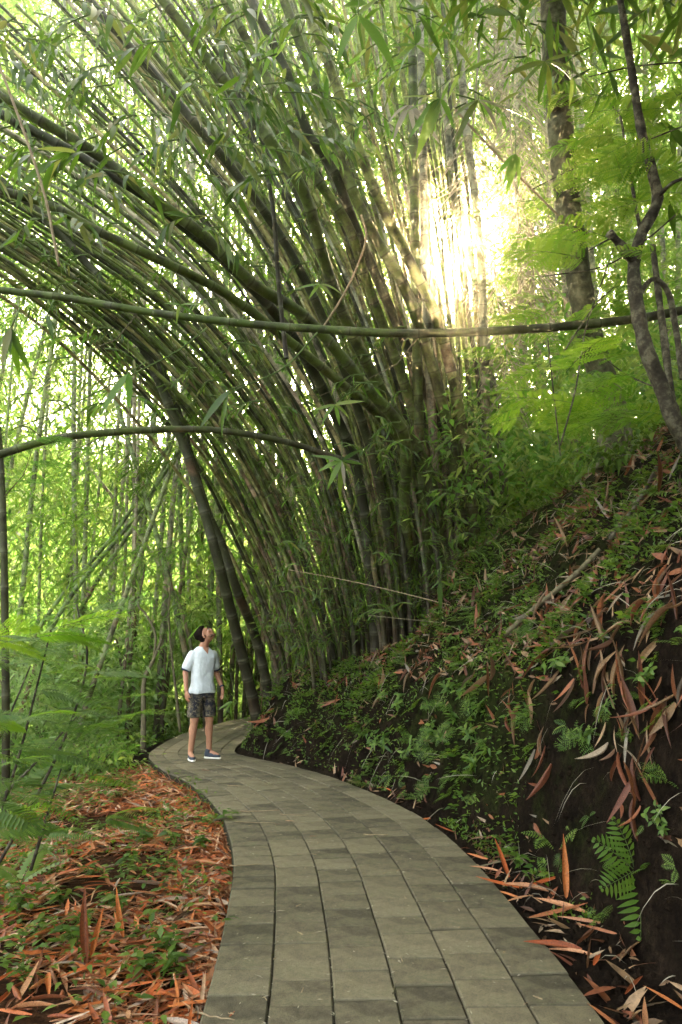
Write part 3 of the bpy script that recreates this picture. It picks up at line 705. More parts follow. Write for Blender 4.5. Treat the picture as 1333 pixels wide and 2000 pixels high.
# dense litter carpet
def leaf_on(x, y, n, L, W, mat_rnd, lift, K, g, tiltmax=.35, flow=None):
    z, nr = surf(x, y); N = len(x)
    az = g.uniform(0, 6.283, N) if flow is None else flow
    d = np.stack([np.cos(az), np.sin(az), np.zeros(N)], 1); d = nrmz(d - nr * (d * nr).sum(1, keepdims=True))
    d = nrmz(d + nr * g.uniform(-.05, tiltmax, (N, 1)))
    nn = nrmz(nr + g.normal(0, .3, (N, 3)))
    return blades(np.stack([x, y, z + lift], 1) - d * L[:, None] * .4, d, nn, L, W, K, g.uniform(-.15, .2, N), .35)
def scatter_left(N, g, ymin=2.5, ymax=10.2, vmax=3.7, pw=1.2):
    i = g.randint(0, len(CL), N * 3); c = CL[i]; ok = (c[:, 1] > ymin - 1) & (c[:, 1] < ymax); i = i[ok][:N]; c = CL[i]
    v = g.uniform(0, 1, len(i)) ** pw * vmax - .03
    hw = hwid(c[:, 1]); return c[:, 0] - CN[i, 0] * (hw + v), c[:, 1] - CN[i, 1] * (hw + v)
g = np.random.RandomState(12)
x, y = scatter_left(27000, g); kp = (vnoise(x * 2.2, y * 2.2, 63) + .25 * (x > -1.2)) > .27; x = x[kp]; y = y[kp]
L = g.uniform(.07, .26, len(x)); W = L * g.uniform(.05, .15, len(x)) + .003
V, T, k = leaf_on(x, y, len(x), L, W, None, g.uniform(0, .06, len(x)), 2, g)
tag(link('leaf_litter', mk('leaf_litter', V, T, M['litter'], {'rnd': np.repeat(g.uniform(0, 1, len(x)), k)})), kind='stuff')
# litter in the gutter and on the bank
def scatter_right(N, g, ylo, yhi, ulo, uhi, pw=1):
    x = g.uniform(-2.2, 4.2, N * 8); y = g.uniform(ylo, yhi, N * 8); d, py = lateral(x, y); u = d - hwid(py)
    ok = (u > ulo) & (u < uhi) & (g.rand(len(u)) < np.clip((uhi - u) / (uhi - ulo), .05, 1) ** (pw - 1)); x = x[ok][:N]; y = y[ok][:N]; return x, y
x1, y1 = scatter_right(900, g, 2.6, 10.5, .03, .42); x2, y2 = scatter_right(4200, g, 2.4, 13, .55, 3.2)
x = np.concatenate([x1, x2]); y = np.concatenate([y1, y2]); keep = vnoise(x * 2.2, y * 2.2, 41) > .42; x = x[keep]; y = y[keep]
L = g.uniform(.05, .19, len(x)); W = L * g.uniform(.05, .15, len(x)) + .003
W *= g.uniform(.8, 2.2, len(x)); V, T, k = leaf_on(x, y, len(x), L, W, None, g.uniform(0, .03, len(x)), 3, g, .9)
tag(link('bank_leaf_litter', mk('bank_leaf_litter', V, T, M['dry'], {'rnd': np.repeat(g.uniform(0, 1, len(x)), k)})), kind='stuff')
x, y = scatter_right(9000, g, 2.4, 12, .5, 3.4); keep = (vnoise(x * 3.1, y * 3.1, 47) > .5) & (x > -.4); x = x[keep]; y = y[keep]
L = g.uniform(.05, .17, len(x)); W = L * g.uniform(.1, .3, len(x)); V, T, k = leaf_on(x, y, len(x), L, W, None, g.uniform(.0, .05, len(x)), 3, g, 1.0)
tag(link('matted_dead_leaves', mk('matted_dead_leaves', V, T, M['dry'], {'rnd': np.repeat(g.uniform(0, 1, len(x)), k)})), kind='stuff')
# moss and tiny creeping plants on the cut face
x, y = scatter_right(22000, g, 3, 12, .1, 1.8)
keep = (vnoise(x * 2.3, y * 2.3, 51) * .9 + .45 * sstep(3.5, 7, y + .3 * x)) > .80; x = x[keep]; y = y[keep]
z, nr = surf(x, y); N = len(x)
d = nrmz(nr * .7 + g.normal(0, .6, (N, 3))); L = g.uniform(.02, .055, N)
V, T, k = blades(np.stack([x, y, z], 1), d, nr + g.normal(0, .5, (N, 3)), L, L * .45, 1, .3, .2)
tag(link('moss_cover', mk('moss_cover', V, T, M['fern'], {'rnd': np.repeat(g.uniform(0, 1, N), k)})), kind='stuff')

x, y = scatter_right(4200, g, 2.6, 12.5, .25, 3.4)
keep = vnoise(x * 2.9, y * 2.9, 57) > np.where(x > 1.0, .60, .54); x = x[keep]; y = y[keep]; z, nr = surf(x, y)
X = np.repeat(x, 9); Yv = np.repeat(y, 9); Z = np.repeat(z, 9); Nn = np.repeat(nr, 9, 0); N = len(X)
off = g.normal(0, .045, (N, 3)); d = nrmz(off + Nn * .5 + g.normal(0, .01, (N, 3))); L = g.uniform(.025, .075, N)
V, T, k = blades(np.stack([X, Yv, Z], 1) + off + Nn * g.uniform(0, .09, (N, 1)), d, nrmz(Nn + [0, 0, .6]) + g.normal(0, .35, (N, 3)), L, L * .42, 2, .3, .2, 'ovate', grav=np.array([0, 0, -1.]))
tag(link('bank_ground_cover', mk('bank_ground_cover', V, T, M['fern'], {'rnd': np.repeat(g.uniform(0, 1, N), k)})), kind='stuff')
x, y = scatter_left(1500, g, 2.8, 10.5, 3.9, .8)
keep = vnoise(x * 1.5, y * 1.5, 58) > .36; x = x[keep]; y = y[keep]; z, nr = surf(x, y)
X = np.repeat(x, 10); Yv = np.repeat(y, 10); Z = np.repeat(z, 10); N = len(X)
off = g.normal(0, .055, (N, 3)); off[:, 2] = 0; d = nrmz(off + [0, 0, .02]); L = g.uniform(.03, .09, N)
V, T, k = blades(np.stack([X, Yv, Z + g.uniform(.05, .2, N)], 1) + off, d, np.array([0, 0, 1.]) + g.normal(0, .3, (N, 3)), L, L * .4, 2, .35, .2, 'ovate', grav=np.array([0, 0, -1.]))
tag(link('weeds_in_litter', mk('weeds_in_litter', V, T, M['fern'], {'rnd': np.repeat(g.uniform(0, 1, N), k)})), kind='stuff')
x, y = scatter_right(1500, g, 2.6, 12.5, .2, 3.2); z, nr = surf(x, y); N = len(x)
d = nrmz(nr + g.normal(0, .8, (N, 3))); L = g.uniform(.08, .4, N)
V, T, k = blades(np.stack([x, y, z], 1), d, g.normal(0, 1, (N, 3)), L, g.uniform(.003, .008, N), 3, g.uniform(.2, 1.2, N), .1, grav=np.array([0, 0, -1.]))
tag(link('dry_grass', mk('dry_grass', V, T, M['straw'], {'rnd': np.repeat(g.uniform(0, 1, N), k)})), kind='stuff')
x, y = scatter_right(5000, g, 2.6, 11.5, .05, 1.6, 1.6); z, nr = surf(x, y); N = len(x)
oc = np.array([(1, 0, 0), (-1, 0, 0), (0, 1, 0), (0, -1, 0), (0, 0, 1), (0, 0, -1)], float); ot = np.array([(0, 2, 4), (2, 1, 4), (1, 3, 4), (3, 0, 4), (2, 0, 5), (1, 2, 5), (3, 1, 5), (0, 3, 5)])
sz = g.uniform(.006, .026, (N, 1, 1)) * g.uniform(.6, 1.3, (N, 6, 1)); V = (oc[None] * sz + np.stack([x, y, z], 1)[:, None]).reshape(-1, 3); T = (ot[None] + (np.arange(N) * 6)[:, None, None]).reshape(-1, 3)
tag(link('soil_crumbs', mk('soil_crumbs', V, T, M['ground'], {'moss': np.full(len(V), .1), 'litter': np.zeros(len(V))}, smooth=False)), kind='stuff')
# tangle of thin side shoots at the foot of the clump
N = 900; px_ = g.uniform(540, 980, N); Y_ = g.uniform(8.6, 11, N); py_ = 1290 - (px_ - 540) * .45 - g.uniform(0, 1, N) ** 1.5 * 330
p_ = np.array([P(a_, b_, c_) for a_, b_, c_ in zip(px_, py_, Y_)]); d = nrmz(g.normal(0, 1, (N, 3)) + [0, 0, .2]); L = g.uniform(.15, .5, N)
V, T, k = blades(p_, d, g.normal(0, 1, (N, 3)), L, g.uniform(.004, .01, N), 2, .2, .1); mbq = MB(); mbq.add(V, T, 0.1)
X = np.repeat(p_ + d * L[:, None] * .7, 5, 0); N = len(X); L = g.uniform(.06, .16, N); V, T, k = blades(X + g.normal(0, .05, (N, 3)), nrmz(g.normal(0, .6, (N, 3)) + [0, 0, -.3]), g.normal(0, .5, (N, 3)) + [0, 0, 1], L, L * .14, 1, .3, .2, grav=np.array([0, 0, -1.])); mbq.add(V, T, np.repeat(g.uniform(0, .9, N), k))
tag(link('clump_foot_tangle', mbq.mesh('clump_foot_tangle', M['leaf'])), kind='stuff')
# bits of leaf and grit lying in the joints and on the pavers
i = g.randint(50, 260, 1700); cc_ = np.where(g.rand(1700) < .4, g.randint(1, NC, 1700) * 2 / NC - 1, g.uniform(-.99, .99, 1700)); c = CL[i] + CN[i] * (hwid(CL[i, 1]) * cc_)[:, None] + CT[i] * g.uniform(0, .06, (1700, 1))
a = g.uniform(0, 6.28, 1700); L = g.uniform(.008, .03, 1700) * np.where(g.rand(1700) < .06, 2.2, 1)
V, T, k = blades(np.stack([c[:, 0], c[:, 1], np.full(1700, .005)], 1), np.stack([np.cos(a), np.sin(a), .05 + 0 * a], 1), np.array([0, 0, 1.]) + g.normal(0, .3, (1700, 3)), L, L * .25, 1, 0, .3)
tag(link('path_crumbs', mk('path_crumbs', V, T, M['straw'], {'rnd': np.repeat(g.uniform(0, 1, 1700), k)})), kind='stuff')

# ------------------------------------------------------------------ single dry leaves and sheaths
def sheath_mesh(L, W, curl, cup, K=5, twist=0, prof='sheath', name='dry_sheath', mat=None):
    ns = 5; V = []
    for i in range(K + 2):
        t = i / (K + 1.)
        wv = (min(1, .35 + t * 3)) * (min(1, (1 - t) * 2.0 + .02) ** .75) if prof == 'sheath' else math.sin(math.pi * min(1, t * .93 + .04) ** .75)
        yy = L * (t - .35); zz = curl * L * t * t
        for j in range(ns):
            s = (j / (ns - 1) - .5); a = twist * t
            xx = s * W * wv * (1 - abs(cup) * .3); zc = cup * W * wv * (4 * s * s) * .5
            V.append((xx * math.cos(a) - zc * math.sin(a), yy, zz + xx * math.sin(a) + zc * math.cos(a)))
    T = []
    for i in range(K + 1):
        for j in range(ns - 1):
            p = i * ns + j; T += [[p, p + 1, p + ns + 1], [p, p + ns + 1, p + ns]]
    return mk(name, V, T, mat or M['dry'], {'rnd': np.zeros(len(V))})
random.seed(21)
SHE = [sheath_mesh(1, random.uniform(.11, .24), random.uniform(-.3, .5), random.uniform(-1.3, 1.3), 6, random.uniform(-1.3, 1.3), 'sheath') for _ in range(12)] + \
      [sheath_mesh(1, random.uniform(.10, .17), random.uniform(-.2, .3), random.uniform(-.6, .8), 5, random.uniform(-1.2, 1.2), 'leaf') for _ in range(5)]
LIT = [sheath_mesh(1, random.uniform(.09, .17), random.uniform(-.25, .25), random.uniform(-.9, .9), 5, random.uniform(-.5, .5), random.choice(['leaf', 'leaf', 'sheath']), 'fallen_leaf', M['litter']) for _ in range(9)]
def basis(pos, d, n, s):
    d = Vector(d).normalized(); n = Vector(n); x = d.cross(n).normalized(); z = x.cross(d)
    m = Matrix((( x.x, d.x, z.x), (x.y, d.y, z.y), (x.z, d.z, z.z))).to_4x4() @ Matrix.Scale(s, 4); m.translation = Vector(pos); return m
g = np.random.RandomState(31)
def put(me, name, pos, d, n, s, label, cat, group):
    o = link(name, me); o.matrix_world = basis(pos, d, n, s); return tag(o, label, cat, group)
x, y = scatter_left(1500, g, 2.6, 7.5, 2.2, 1.3); px, py, dpt = proj(np.stack([x, y, 0 * x - .1], 1))
ok = (px > -30) & (py < 2040) & (py > 1500); x = x[ok]; y = y[ok]; dpt = dpt[ok]; o_ = np.argsort(dpt)[:280]
z, nr = surf(x, y)
for k in o_:
    px_l, py_l, _ = proj(np.array([x[k], y[k], z[k]])); a = g.uniform(0, 6.28); d = np.array([math.cos(a), math.sin(a), g.uniform(-.1, .3)])
    s = g.uniform(.15, .31)
    if dpt[k] > 0: put(random.choice(LIT), 'fallen_leaf', (x[k], y[k], z[k] + g.uniform(.025, .07)), d, nr[k] + g.normal(0, .25, 3), s, ('dry bamboo leaf in the litter ' + ('close to the path edge' if px_l > 330 else ('at the lower left corner' if px_l < 170 else 'in the middle of the left carpet')) + (', near' if py_l > 1800 else ', farther back')), 'dry leaf', 'fallen leaves in the litter left of the path')
# leaves standing up out of the litter at the lower left
for (a, b, lean, s, lb) in [((165, 1880), 0, -.12, .36, 'tall rust red leaf standing upright in the litter at lower left'), ((235, 1830), 0, -.25, .26, 'bright orange leaf standing up beside the tall rust red one'),
                            ((185, 1870), 0, .2, .24, 'pale tan leaf leaning beside the tall rust red one')]:
    p = G(a[0], a[1], -.1); put(LIT[4], 'fallen_leaf', p + np.array([0, 0, s * .35]), (lean, .1, 1), (.2, -1, 0), s, lb, 'dry leaf', None)
# along the gutter at the foot of the bank
for k, (a, b, s, az) in enumerate([(1010,1745,.2,.4),(940,1665,.2,2.3),(960,1690,.25,2.6),(990,1720,.3,2.9),(1040,1735,.28,2.8),(1075,1780,.36,.15),(1110,1775,.3,2.5),(1000,1735,.22,2.2),(1060,1730,.25,.3),(1100,1840,.3,2.9),(1130,1850,.28,2.6),
        (1165,1870,.16,1.0),(1235,1925,.22,.8),(1190,1975,.22,1.9),(1260,1985,.22,1.2),(1310,1960,.22,2.0),(830,1590,.22,.4),(800,1580,.2,2.6),(875,1615,.2,2.4),(870,1628,.16,.1),(690,1500,.2,.8),(1085,1850,.14,.9),(1150,1800,.26,2.7),(1180,1820,.24,2.4),(745,1540,.14,.5),(760,1545,.12,2.0)]):
    p = G(a, b, .03); p[2] = zg(p[0], p[1]) + .03
    put(random.choice(LIT), 'fallen_leaf', p, (math.cos(az), math.sin(az), .12), (g.normal(0, .3), -.3, 1), s, 'orange brown leaf lying in the gutter between the path and the bank', 'dry leaf', 'fallen leaves in the gutter')
for (a, b, s, lean, lb) in [(1105,1750,.36,.03,'tall red brown leaf standing upright against the foot of the bank'), (985,1700,.26,-.35,'orange leaf propped up in the gutter, left of the tall upright one')]:
    p = G(a, b, .03); p[2] = zg(p[0], p[1]) + s * .33
    put(LIT[1], 'fallen_leaf', p, (lean, .15, 1), (.1, -1, .2), s, lb, 'dry leaf', None)
# sheaths in tufts on the bank
def bank_hit(px, py):
    r = ray(px, py); t = np.arange(2.6, 16, .02); pts = np.array([0, 0, CAM_H]) + r * t[:, None]
    z = terrain(pts[:, 0], pts[:, 1]); i = np.argmax(pts[:, 2] < z)
    return pts[i] if (pts[:, 2] < z).any() else None
tufts = [(960,1060,10,60),(900,1230,8,60),(1000,1330,8,60),(1120,1080,9,70),(1060,1180,9,60),(1150,1010,26,95),(1030,1000,12,60),(1240,960,10,80),(1290,1170,22,80),(1180,1130,8,60),(1060,1130,10,60),(925,1160,10,50),(960,1250,9,60),(1170,1230,14,60),(1090,1240,8,50),(1310,1380,22,70),(1240,1440,16,70),
         (1190,1340,14,60),(1130,1330,8,50),(1000,1400,8,50),(1060,1480,6,40),(1250,1560,10,70),(930,1330,5,40),(820,1300,9,40),(740,1340,7,40),(540,1330,16,50),(600,1310,16,50),(640,1360,12,45),(520,1390,10,30),(1290,880,10,70),(1200,900,6,60),(1330,1280,10,50),(780,1230,5,40),(700,1250,6,50),(870,1230,5,40)]
g = np.random.RandomState(33); cnt = 0
for (tx, ty, n, sp) in tufts:
    c0 = bank_hit(tx, ty)
    if c0 is None: continue
    for q in range(n):
        a = tx + g.normal(0, sp * .5); b = ty + g.normal(0, sp * .4); h = bank_hit(a, b)
        if h is None or cnt > 296: continue
        zz, nr = surf(np.array([h[0]]), np.array([h[1]])); nr = nr[0]
        up = np.array([0, 0, 1.]) ; dn = nrmz(up - nr * nr[2])       # up along the slope
        side = np.cross(dn, nr)
        sg = 1 if g.rand() < .5 else -1
        fan = (a - tx) / max(sp, 1) * 1.4
        d = nrmz(dn * sg + side * (-fan * sg * .0 + g.normal(0, .55)) + nr * g.uniform(.05, .55))
        s = g.uniform(.10, .33) * min(1.02, .55 + .12 * h[1])
        put(random.choice(SHE), 'dry_sheath', h + nr * .02 + d * s * .3, d, nr + g.normal(0, .35, 3), s, 'dry bamboo sheath ' + ('on the bank nose below the leaning clump' if a < 760 else ('caught high on the crest of the bank' if b < 1060 else ('in the thick tuft at the right edge of the bank' if a > 1180 and b < 1420 else ('low on the bank face at right' if b > 1420 else ('on the upper bank slope left of the crest' if a < 1010 else 'on the middle of the bank slope'))))), 'dry sheath', 'dry sheaths caught on the bank'); cnt += 1
print('sheaths', cnt)

hm = bpy.data.materials.new('haze'); hm.use_nodes = True; hn = hm.node_tree.nodes; hn.clear()
hv = hn.new('ShaderNodeVolumePrincipled'); hv.inputs['Color'].default_value = (1, .9, .66, 1); hv.inputs['Density'].default_value = .0030; hv.inputs['Anisotropy'].default_value = .94
ho = hn.new('ShaderNodeOutputMaterial'); hm.node_tree.links.new(hv.outputs[0], ho.inputs['Volume'])
bx_ = np.array([(a_, b_, c_) for a_ in (-135, 135) for b_ in (-14, 185) for c_ in (-14, 75)], float)
tag(link('haze', mk('haze', bx_, [[0, 1, 3], [0, 3, 2], [4, 6, 7], [4, 7, 5], [0, 4, 5], [0, 5, 1], [2, 3, 7], [2, 7, 6], [0, 2, 6], [0, 6, 4], [1, 5, 7], [1, 7, 3]], hm, smooth=False)), kind='stuff')
# ------------------------------------------------------------------ small plants (shared meshes)
def fern_mesh(name, nf, L, mat, npin=11, bip=False, spread=1.0, up=.5, K=1, pw=.30):
    mb = MB()
    for f in range(nf):
        az = f * 6.283 / nf + random.uniform(-.4, .4); l = L * random.uniform(.7, 1.1)
        h = np.array([math.cos(az), math.sin(az), 0]); e = up * random.uniform(.6, 1.3)
        t = np.linspace(0, 1, 8); pts = h[None] * (t * l * spread)[:, None] + np.array([0, 0, 1.])[None] * ((e * t - .75 * e * t * t) * l)[:, None]
        mb.add(*tube(pts, np.linspace(.003, .001, 8), 3, False), .2, 1)
        tp = np.linspace(.14, .99, npin); pos = np.stack([np.interp(tp, t, pts[:, q]) for q in range(3)], 1)
        fw = nrmz(np.gradient(pos, axis=0)); nrm = nrmz(np.cross(np.cross(fw, [0, 0, 1.]), fw)); sd = np.cross(fw, nrm)
        ll = l * pw * np.sin(math.pi * (tp * .8 + .17)) ** .8
        for sg in (-1, 1):
            dd = nrmz(sd * sg + fw * .45 - nrm * .1)
            if not bip:
                V, T, k = blades(pos, dd, nrm + rs.normal(0, .12, pos.shape), ll, l * .075 * (1 + 0 * ll), K, .15, .12); mb.add(V, T, random.random() * .3 + .35)
            else:
                for q in range(len(pos)):
                    m = max(3, int(ll[q] / l / pw * 7)); tq = np.linspace(.08, 1, m); p2 = pos[q] + dd[q] * ll[q] * tq[:, None]
                    for s2 in (-1, 1):
                        d2 = nrmz(fw[q] * s2 + dd[q] * .5)
                        V, T, k = blades(p2, d2, nrm[q] + rs.normal(0, .25, (m, 3)), ll[q] * .3 * (1 - .6 * tq), ll[q] * .14, 1, .1, .1); mb.add(V, T, random.random() * .5 + .25)
    return mb.mesh(name, None, mats=[mat, M['twig_green']])
def weed_mesh(name, mat, ns=4, H=.2, nl=7, LL=.06, WW=.45):
    mb = MB()
    for s in range(ns):
        az = random.uniform(0, 6.28); h = np.array([math.cos(az), math.sin(az), 0]) * random.uniform(.3, 1); t = np.linspace(0, 1, 5)
        hh = H * random.uniform(.6, 1.1); pts = h[None] * (t * hh * .7)[:, None] + np.array([0, 0, 1.])[None] * ((t - .4 * t * t) * hh)[:, None]
        mb.add(*tube(pts, np.linspace(.0025, .001, 5), 3, False), .2, 1)
        tp = np.linspace(.3, 1, nl); pos = np.stack([np.interp(tp, t, pts[:, q]) for q in range(3)], 1)
        aa = np.arange(nl) * 2.4 + random.uniform(0, 6); d = np.stack([np.cos(aa), np.sin(aa), rs.uniform(-.15, .35, nl)], 1)
        l = LL * rs.uniform(.6, 1.2, nl)
        V, T, k = blades(pos, d, np.array([0, 0, 1.]) + rs.normal(0, .25, (nl, 3)), l, l * WW, 3, .25, .2, 'ovate', grav=np.array([0, 0, -1.])); mb.add(V, T, np.repeat(rs.uniform(0, 1, nl), k))
    return mb.mesh(name, None, mats=[mat, M['twig_green']])
random.seed(8)
FERN = [fern_mesh('fern_plant', n_, .17, M['fern'], 9) for n_ in (4, 5, 6)] + [fern_mesh('fern_plant', 5, .2, M['fern'], 7, True, pw=.36) for _ in range(3)]
WEED = [weed_mesh('weed_plant', M['fern']) for _ in range(4)] + [weed_mesh('weed_plant', M['fern'], 5, .16, 6, .075, .3) for _ in range(3)]
g = np.random.RandomState(44)
cnt = {'fern_plant': 0, 'weed_plant': 0}
regions = [  # px range, py range, n, fern share
 (850, 1060, 1060, 1260, 45, .6), (690, 960, 1250, 1560, 95, .7), (1000, 1333, 1180, 1540, 38, .5), (820, 1333, 1030, 1250, 38, .5), (480, 760, 1270, 1480, 75, .5), (1000, 1333, 1540, 1800, 16, .6), (990, 1330, 860, 1040, 40, .6), (560, 900, 1180, 1290, 50, .6)]
LBL = {'fern_plant': ('small green fern growing on the earth bank', 'fern', 'small ferns on the bank'), 'weed_plant': ('small leafy green weed growing on the earth bank', 'plant', 'leafy weeds on the bank')}
for (xa, xb, ya, yb, n, fs) in regions:
    for q in range(n):
        h = bank_hit(g.uniform(xa, xb), g.uniform(ya, yb))
        if h is None: continue
        if lateral(h[0], h[1])[0][0] < hwid(h[1]) + .1: continue
        zz, nr = surf(np.array([h[0]]), np.array([h[1]])); nr = nr[0]; nr = nrmz(nr + np.array([0, 0, .55]))
        nm = 'fern_plant' if g.rand() < fs else 'weed_plant'; cnt[nm] += 1
        if cnt[nm] > 290: continue
        me = random.choice(FERN if nm == 'fern_plant' else WEED)
        a = g.uniform(0, 6.28); put(me, nm, h - nr * .01, (math.cos(a), math.sin(a), 0), nr, g.uniform(.6, 1.35) * (.75 if h[1] < 5 else 1), LBL[nm][0] + (' low beside the path' if ya >= 1250 and xa < 900 else (' beneath the clump' if xb <= 900 else (' high near the crest' if yb <= 1260 else ' at the right side'))), *LBL[nm][1:])
print(cnt)
for (a, b) in [(330,1720),(560/2,1650),(150,1850),(60,1830),(220,1770),(400,1620),(390,1665),(330,1870),(285,1920),(350,1915),(250,1700),(120,1760),(200,1620),(430,1630),(60,1920),(180,1700),(310,1600),(345,1660),(230,1560),(30,1780),(100,1700),(340,1490),(170,1810),(240,1790)]:
    p = G(a, b, -.12); p[2] = zg(p[0], p[1]); put(random.choice(WEED), 'seedling', p, (g.rand() + .1, g.rand(), 0), (0, 0, 1), g.uniform(.9, 1.6), 'green seedling sprouting through the orange litter left of the path', 'seedling', 'seedlings in the litter')
big = fern_mesh('fern_plant', 6, .30, M['fern'], 9, False, up=.55, pw=.4, K=3)
h = bank_hit(1240, 1700)
if h is not None: put(big, 'fern_plant', h, (-1, -.2, 0), (-.8, -.6, .2), 1.0, 'bright green lacy fern hanging from the dark bank at lower right', 'fern', None)
# the larger pinnate frond at lower left
def pinnate(L=.34, n=11, W=.035, name='frond', mat=None, ll=.3, droop=.35):
    mb = MB(); t = np.linspace(0, 1, 9); pts = np.stack([t * L, 0 * t, -droop * L * t * t], 1)
    mb.add(*tube(pts, np.linspace(.004, .001, 9), 4, False), .2, 1)
    tp = np.linspace(.12, .98, n); pos = np.stack([np.interp(tp, t, pts[:, q]) for q in range(3)], 1)
    l = L * ll * np.sin(math.pi * (tp * .75 + .2)) ** .7
    for sg in (-1, 1):
        d = nrmz(np.stack([.35 + 0 * tp, sg + 0 * tp, -.1 + 0 * tp], 1)); V, T, k = blades(pos, d, np.array([0, 0, 1.]) + rs.normal(0, .1, (n, 3)), l, W, 3, .15, .15, 'ovate'); mb.add(V, T, np.repeat(rs.uniform(.3, .7, n), k))
    return mb.mesh(name, None, mats=[mat or M['fern'], M['twig_green']])
pf = pinnate(.3, 10, .034)
p = G(40, 1735, -.1); t_ = empty('fern_plant', (p[0], p[1], p[2]))
tag(t_, 'single light green fern with broad leaflets in the litter at lower left', 'fern')
for k, (az, el) in enumerate([(.25, .75), (2.6, .5), (-1.9, .4), (1.4, .9)]):
    link('frond', pf, t_, Matrix.Translation((0, 0, .03)) @ Euler((0, -el, az)).to_matrix().to_4x4())

# feathery (bipinnate) fronds
def feathery(mat, L=1.0, n=7, name='frond'):
    mb = MB(); t = np.linspace(0, 1, 7); pts = np.stack([t * L, 0 * t, -.12 * L * t * t], 1)
    mb.add(*tube(pts, np.linspace(.006, .002, 7), 3, False), .2, 1)
    for tp in np.linspace(.15, .98, n):
        p0 = np.array([tp * L, 0, -.12 * L * tp * tp]); l = L * .38 * math.sin(math.pi * (tp * .7 + .22)) ** .6
        for sg in (-1, 1):
            d = nrmz(np.array([.45, sg, random.uniform(-.15, .1)])); m = 10; tq = np.linspace(.07, 1, m)
            pp_ = p0 + d * l * tq[:, None] + np.array([0, 0, -.1 * l]) * (tq ** 2)[:, None]
            for s2 in (-1, 1):
                perp = np.cross(d, [0, 0, 1.]) * s2; d2 = nrmz(perp + d * .35)
                V, T, k = blades(pp_, d2, np.array([0, 0, 1.]), l * .26 * np.sin(math.pi * (tq * .8 + .15)) ** .5, l * .10, 1, .05, .05); mb.add(V, T, random.uniform(.2, .8))
    return mb.mesh(name, None, mats=[mat, M['twig_green']])
random.seed(9)
FEA = [feathery(M['frond']) for _ in range(3)]; FEC = [feathery(M['frond_cool']) for _ in range(3)]
def limb(parent, name, pl, t0, t1, mat, base, n=24, sides=8, knob=.1):
    pts = crom([P(*q) for q in pl], n); r = np.linspace(pxr(t0, pl[0][2]), pxr(t1, pl[-1][2]), n) * (1 + knob * rs.uniform(-1, 1, n))
    V, T = tube(pts, r, sides); return link(name, mk(name, V - base, T, mat), parent), pts, r
# right-hand tree with feathery crown
tb = P(1335, 860, 4.9); tb[2] = zg(tb[0], tb[1])
tree = empty('feathery_tree', tb); tag(tree, 'slender crooked tree with a broken side limb and feathery leaves at the right edge', 'tree')
limb(tree, 'trunk', [(1350,880,4.95),(1325,840,4.9),(1290,750,4.85),(1262,680,4.8),(1245,600,4.8),(1238,520,4.8),(1252,460,4.8),(1284,395,4.75),(1275,340,4.7),(1252,250,4.7),(1236,150,4.7),(1222,60,4.6),(1205,-40,4.6)], 34, 15, M['bark'], tb, 50, 10)
limb(tree, 'broken_limb', [(1243,515,4.8),(1225,495,4.75),(1205,470,4.7),(1190,455,4.66)], 24, 17, M['bark'], tb, 10, 7, .25)
limb(tree, 'branch', [(1250,445,4.8),(1238,380,4.9),(1222,290,5),(1212,230,5),(1190,200,5.1)], 8, 4, M['bark'], tb, 20, 6)
limb(tree, 'branch', [(1282,390,4.75),(1310,360,4.6),(1345,345,4.5)], 10, 6, M['bark'], tb, 10, 6)
limb(tree, 'branch', [(1246,580,4.8),(1275,545,4.9),(1305,570,4.95),(1320,640,5),(1335,740,5)], 10, 15, M['bark'], tb, 20, 6)
limb(tree, 'branch', [(1200,462,4.68),(1175,475,4.6),(1150,490,4.5)], 4, 2, M['bark'], tb, 8, 5)
limb(tree, 'branch', [(1318,830,4.95),(1295,640,5.2),(1285,560,5.3),(1275,480,5.4)], 16, 12, M['bark'], tb, 20, 6)
def fr(parent, base, px, py, Y, L, az, el, roll=0, meshes=FEA):
    p = P(px, py, Y) - base
    return link('frond', random.choice(meshes), parent, Matrix.Translation(Vector(p)) @ Euler((roll, -el, az)).to_matrix().to_4x4() @ Matrix.Scale(L, 4))
random.seed(14)
for k in range(150):
    px = random.triangular(960, 1420, 1270); py = random.uniform(180, 830) + (1200 - px) * .1; Y = random.uniform(4.0, 7.5)
    if px < 1120 and py < 350: continue
    if -120 < py - 630 < 60: Y = random.uniform(5.9, 7.8)
    fr(tree, tb, px, py, Y, random.uniform(.3, .55), math.pi + random.gauss(0, .7), random.uniform(-.35, .2), random.gauss(0, .25))
# thin dark stems of the crown
for pl in [[(1095,870,5),(1125,760,5),(1145,640,5),(1180,540,5),(1200,480,4.9)], [(1100,690,5.2),(1160,600,5.2),(1200,560,5)], [(1320,420,4.6),(1260,470,4.7),(1180,520,4.8),(1060,540,5)], [(1290,760,4.9),(1230,735,5.2),(1180,700,5.4)],
           [(1350,240,4.8),(1250,280,5.2),(1120,330,5.6),(1040,370,6)], [(1350,120,5),(1240,130,5.3),(1150,150,5.6)]]:
    limb(tree, 'twig', pl, 4, 2.5, M['bark'], tb, 16, 5)
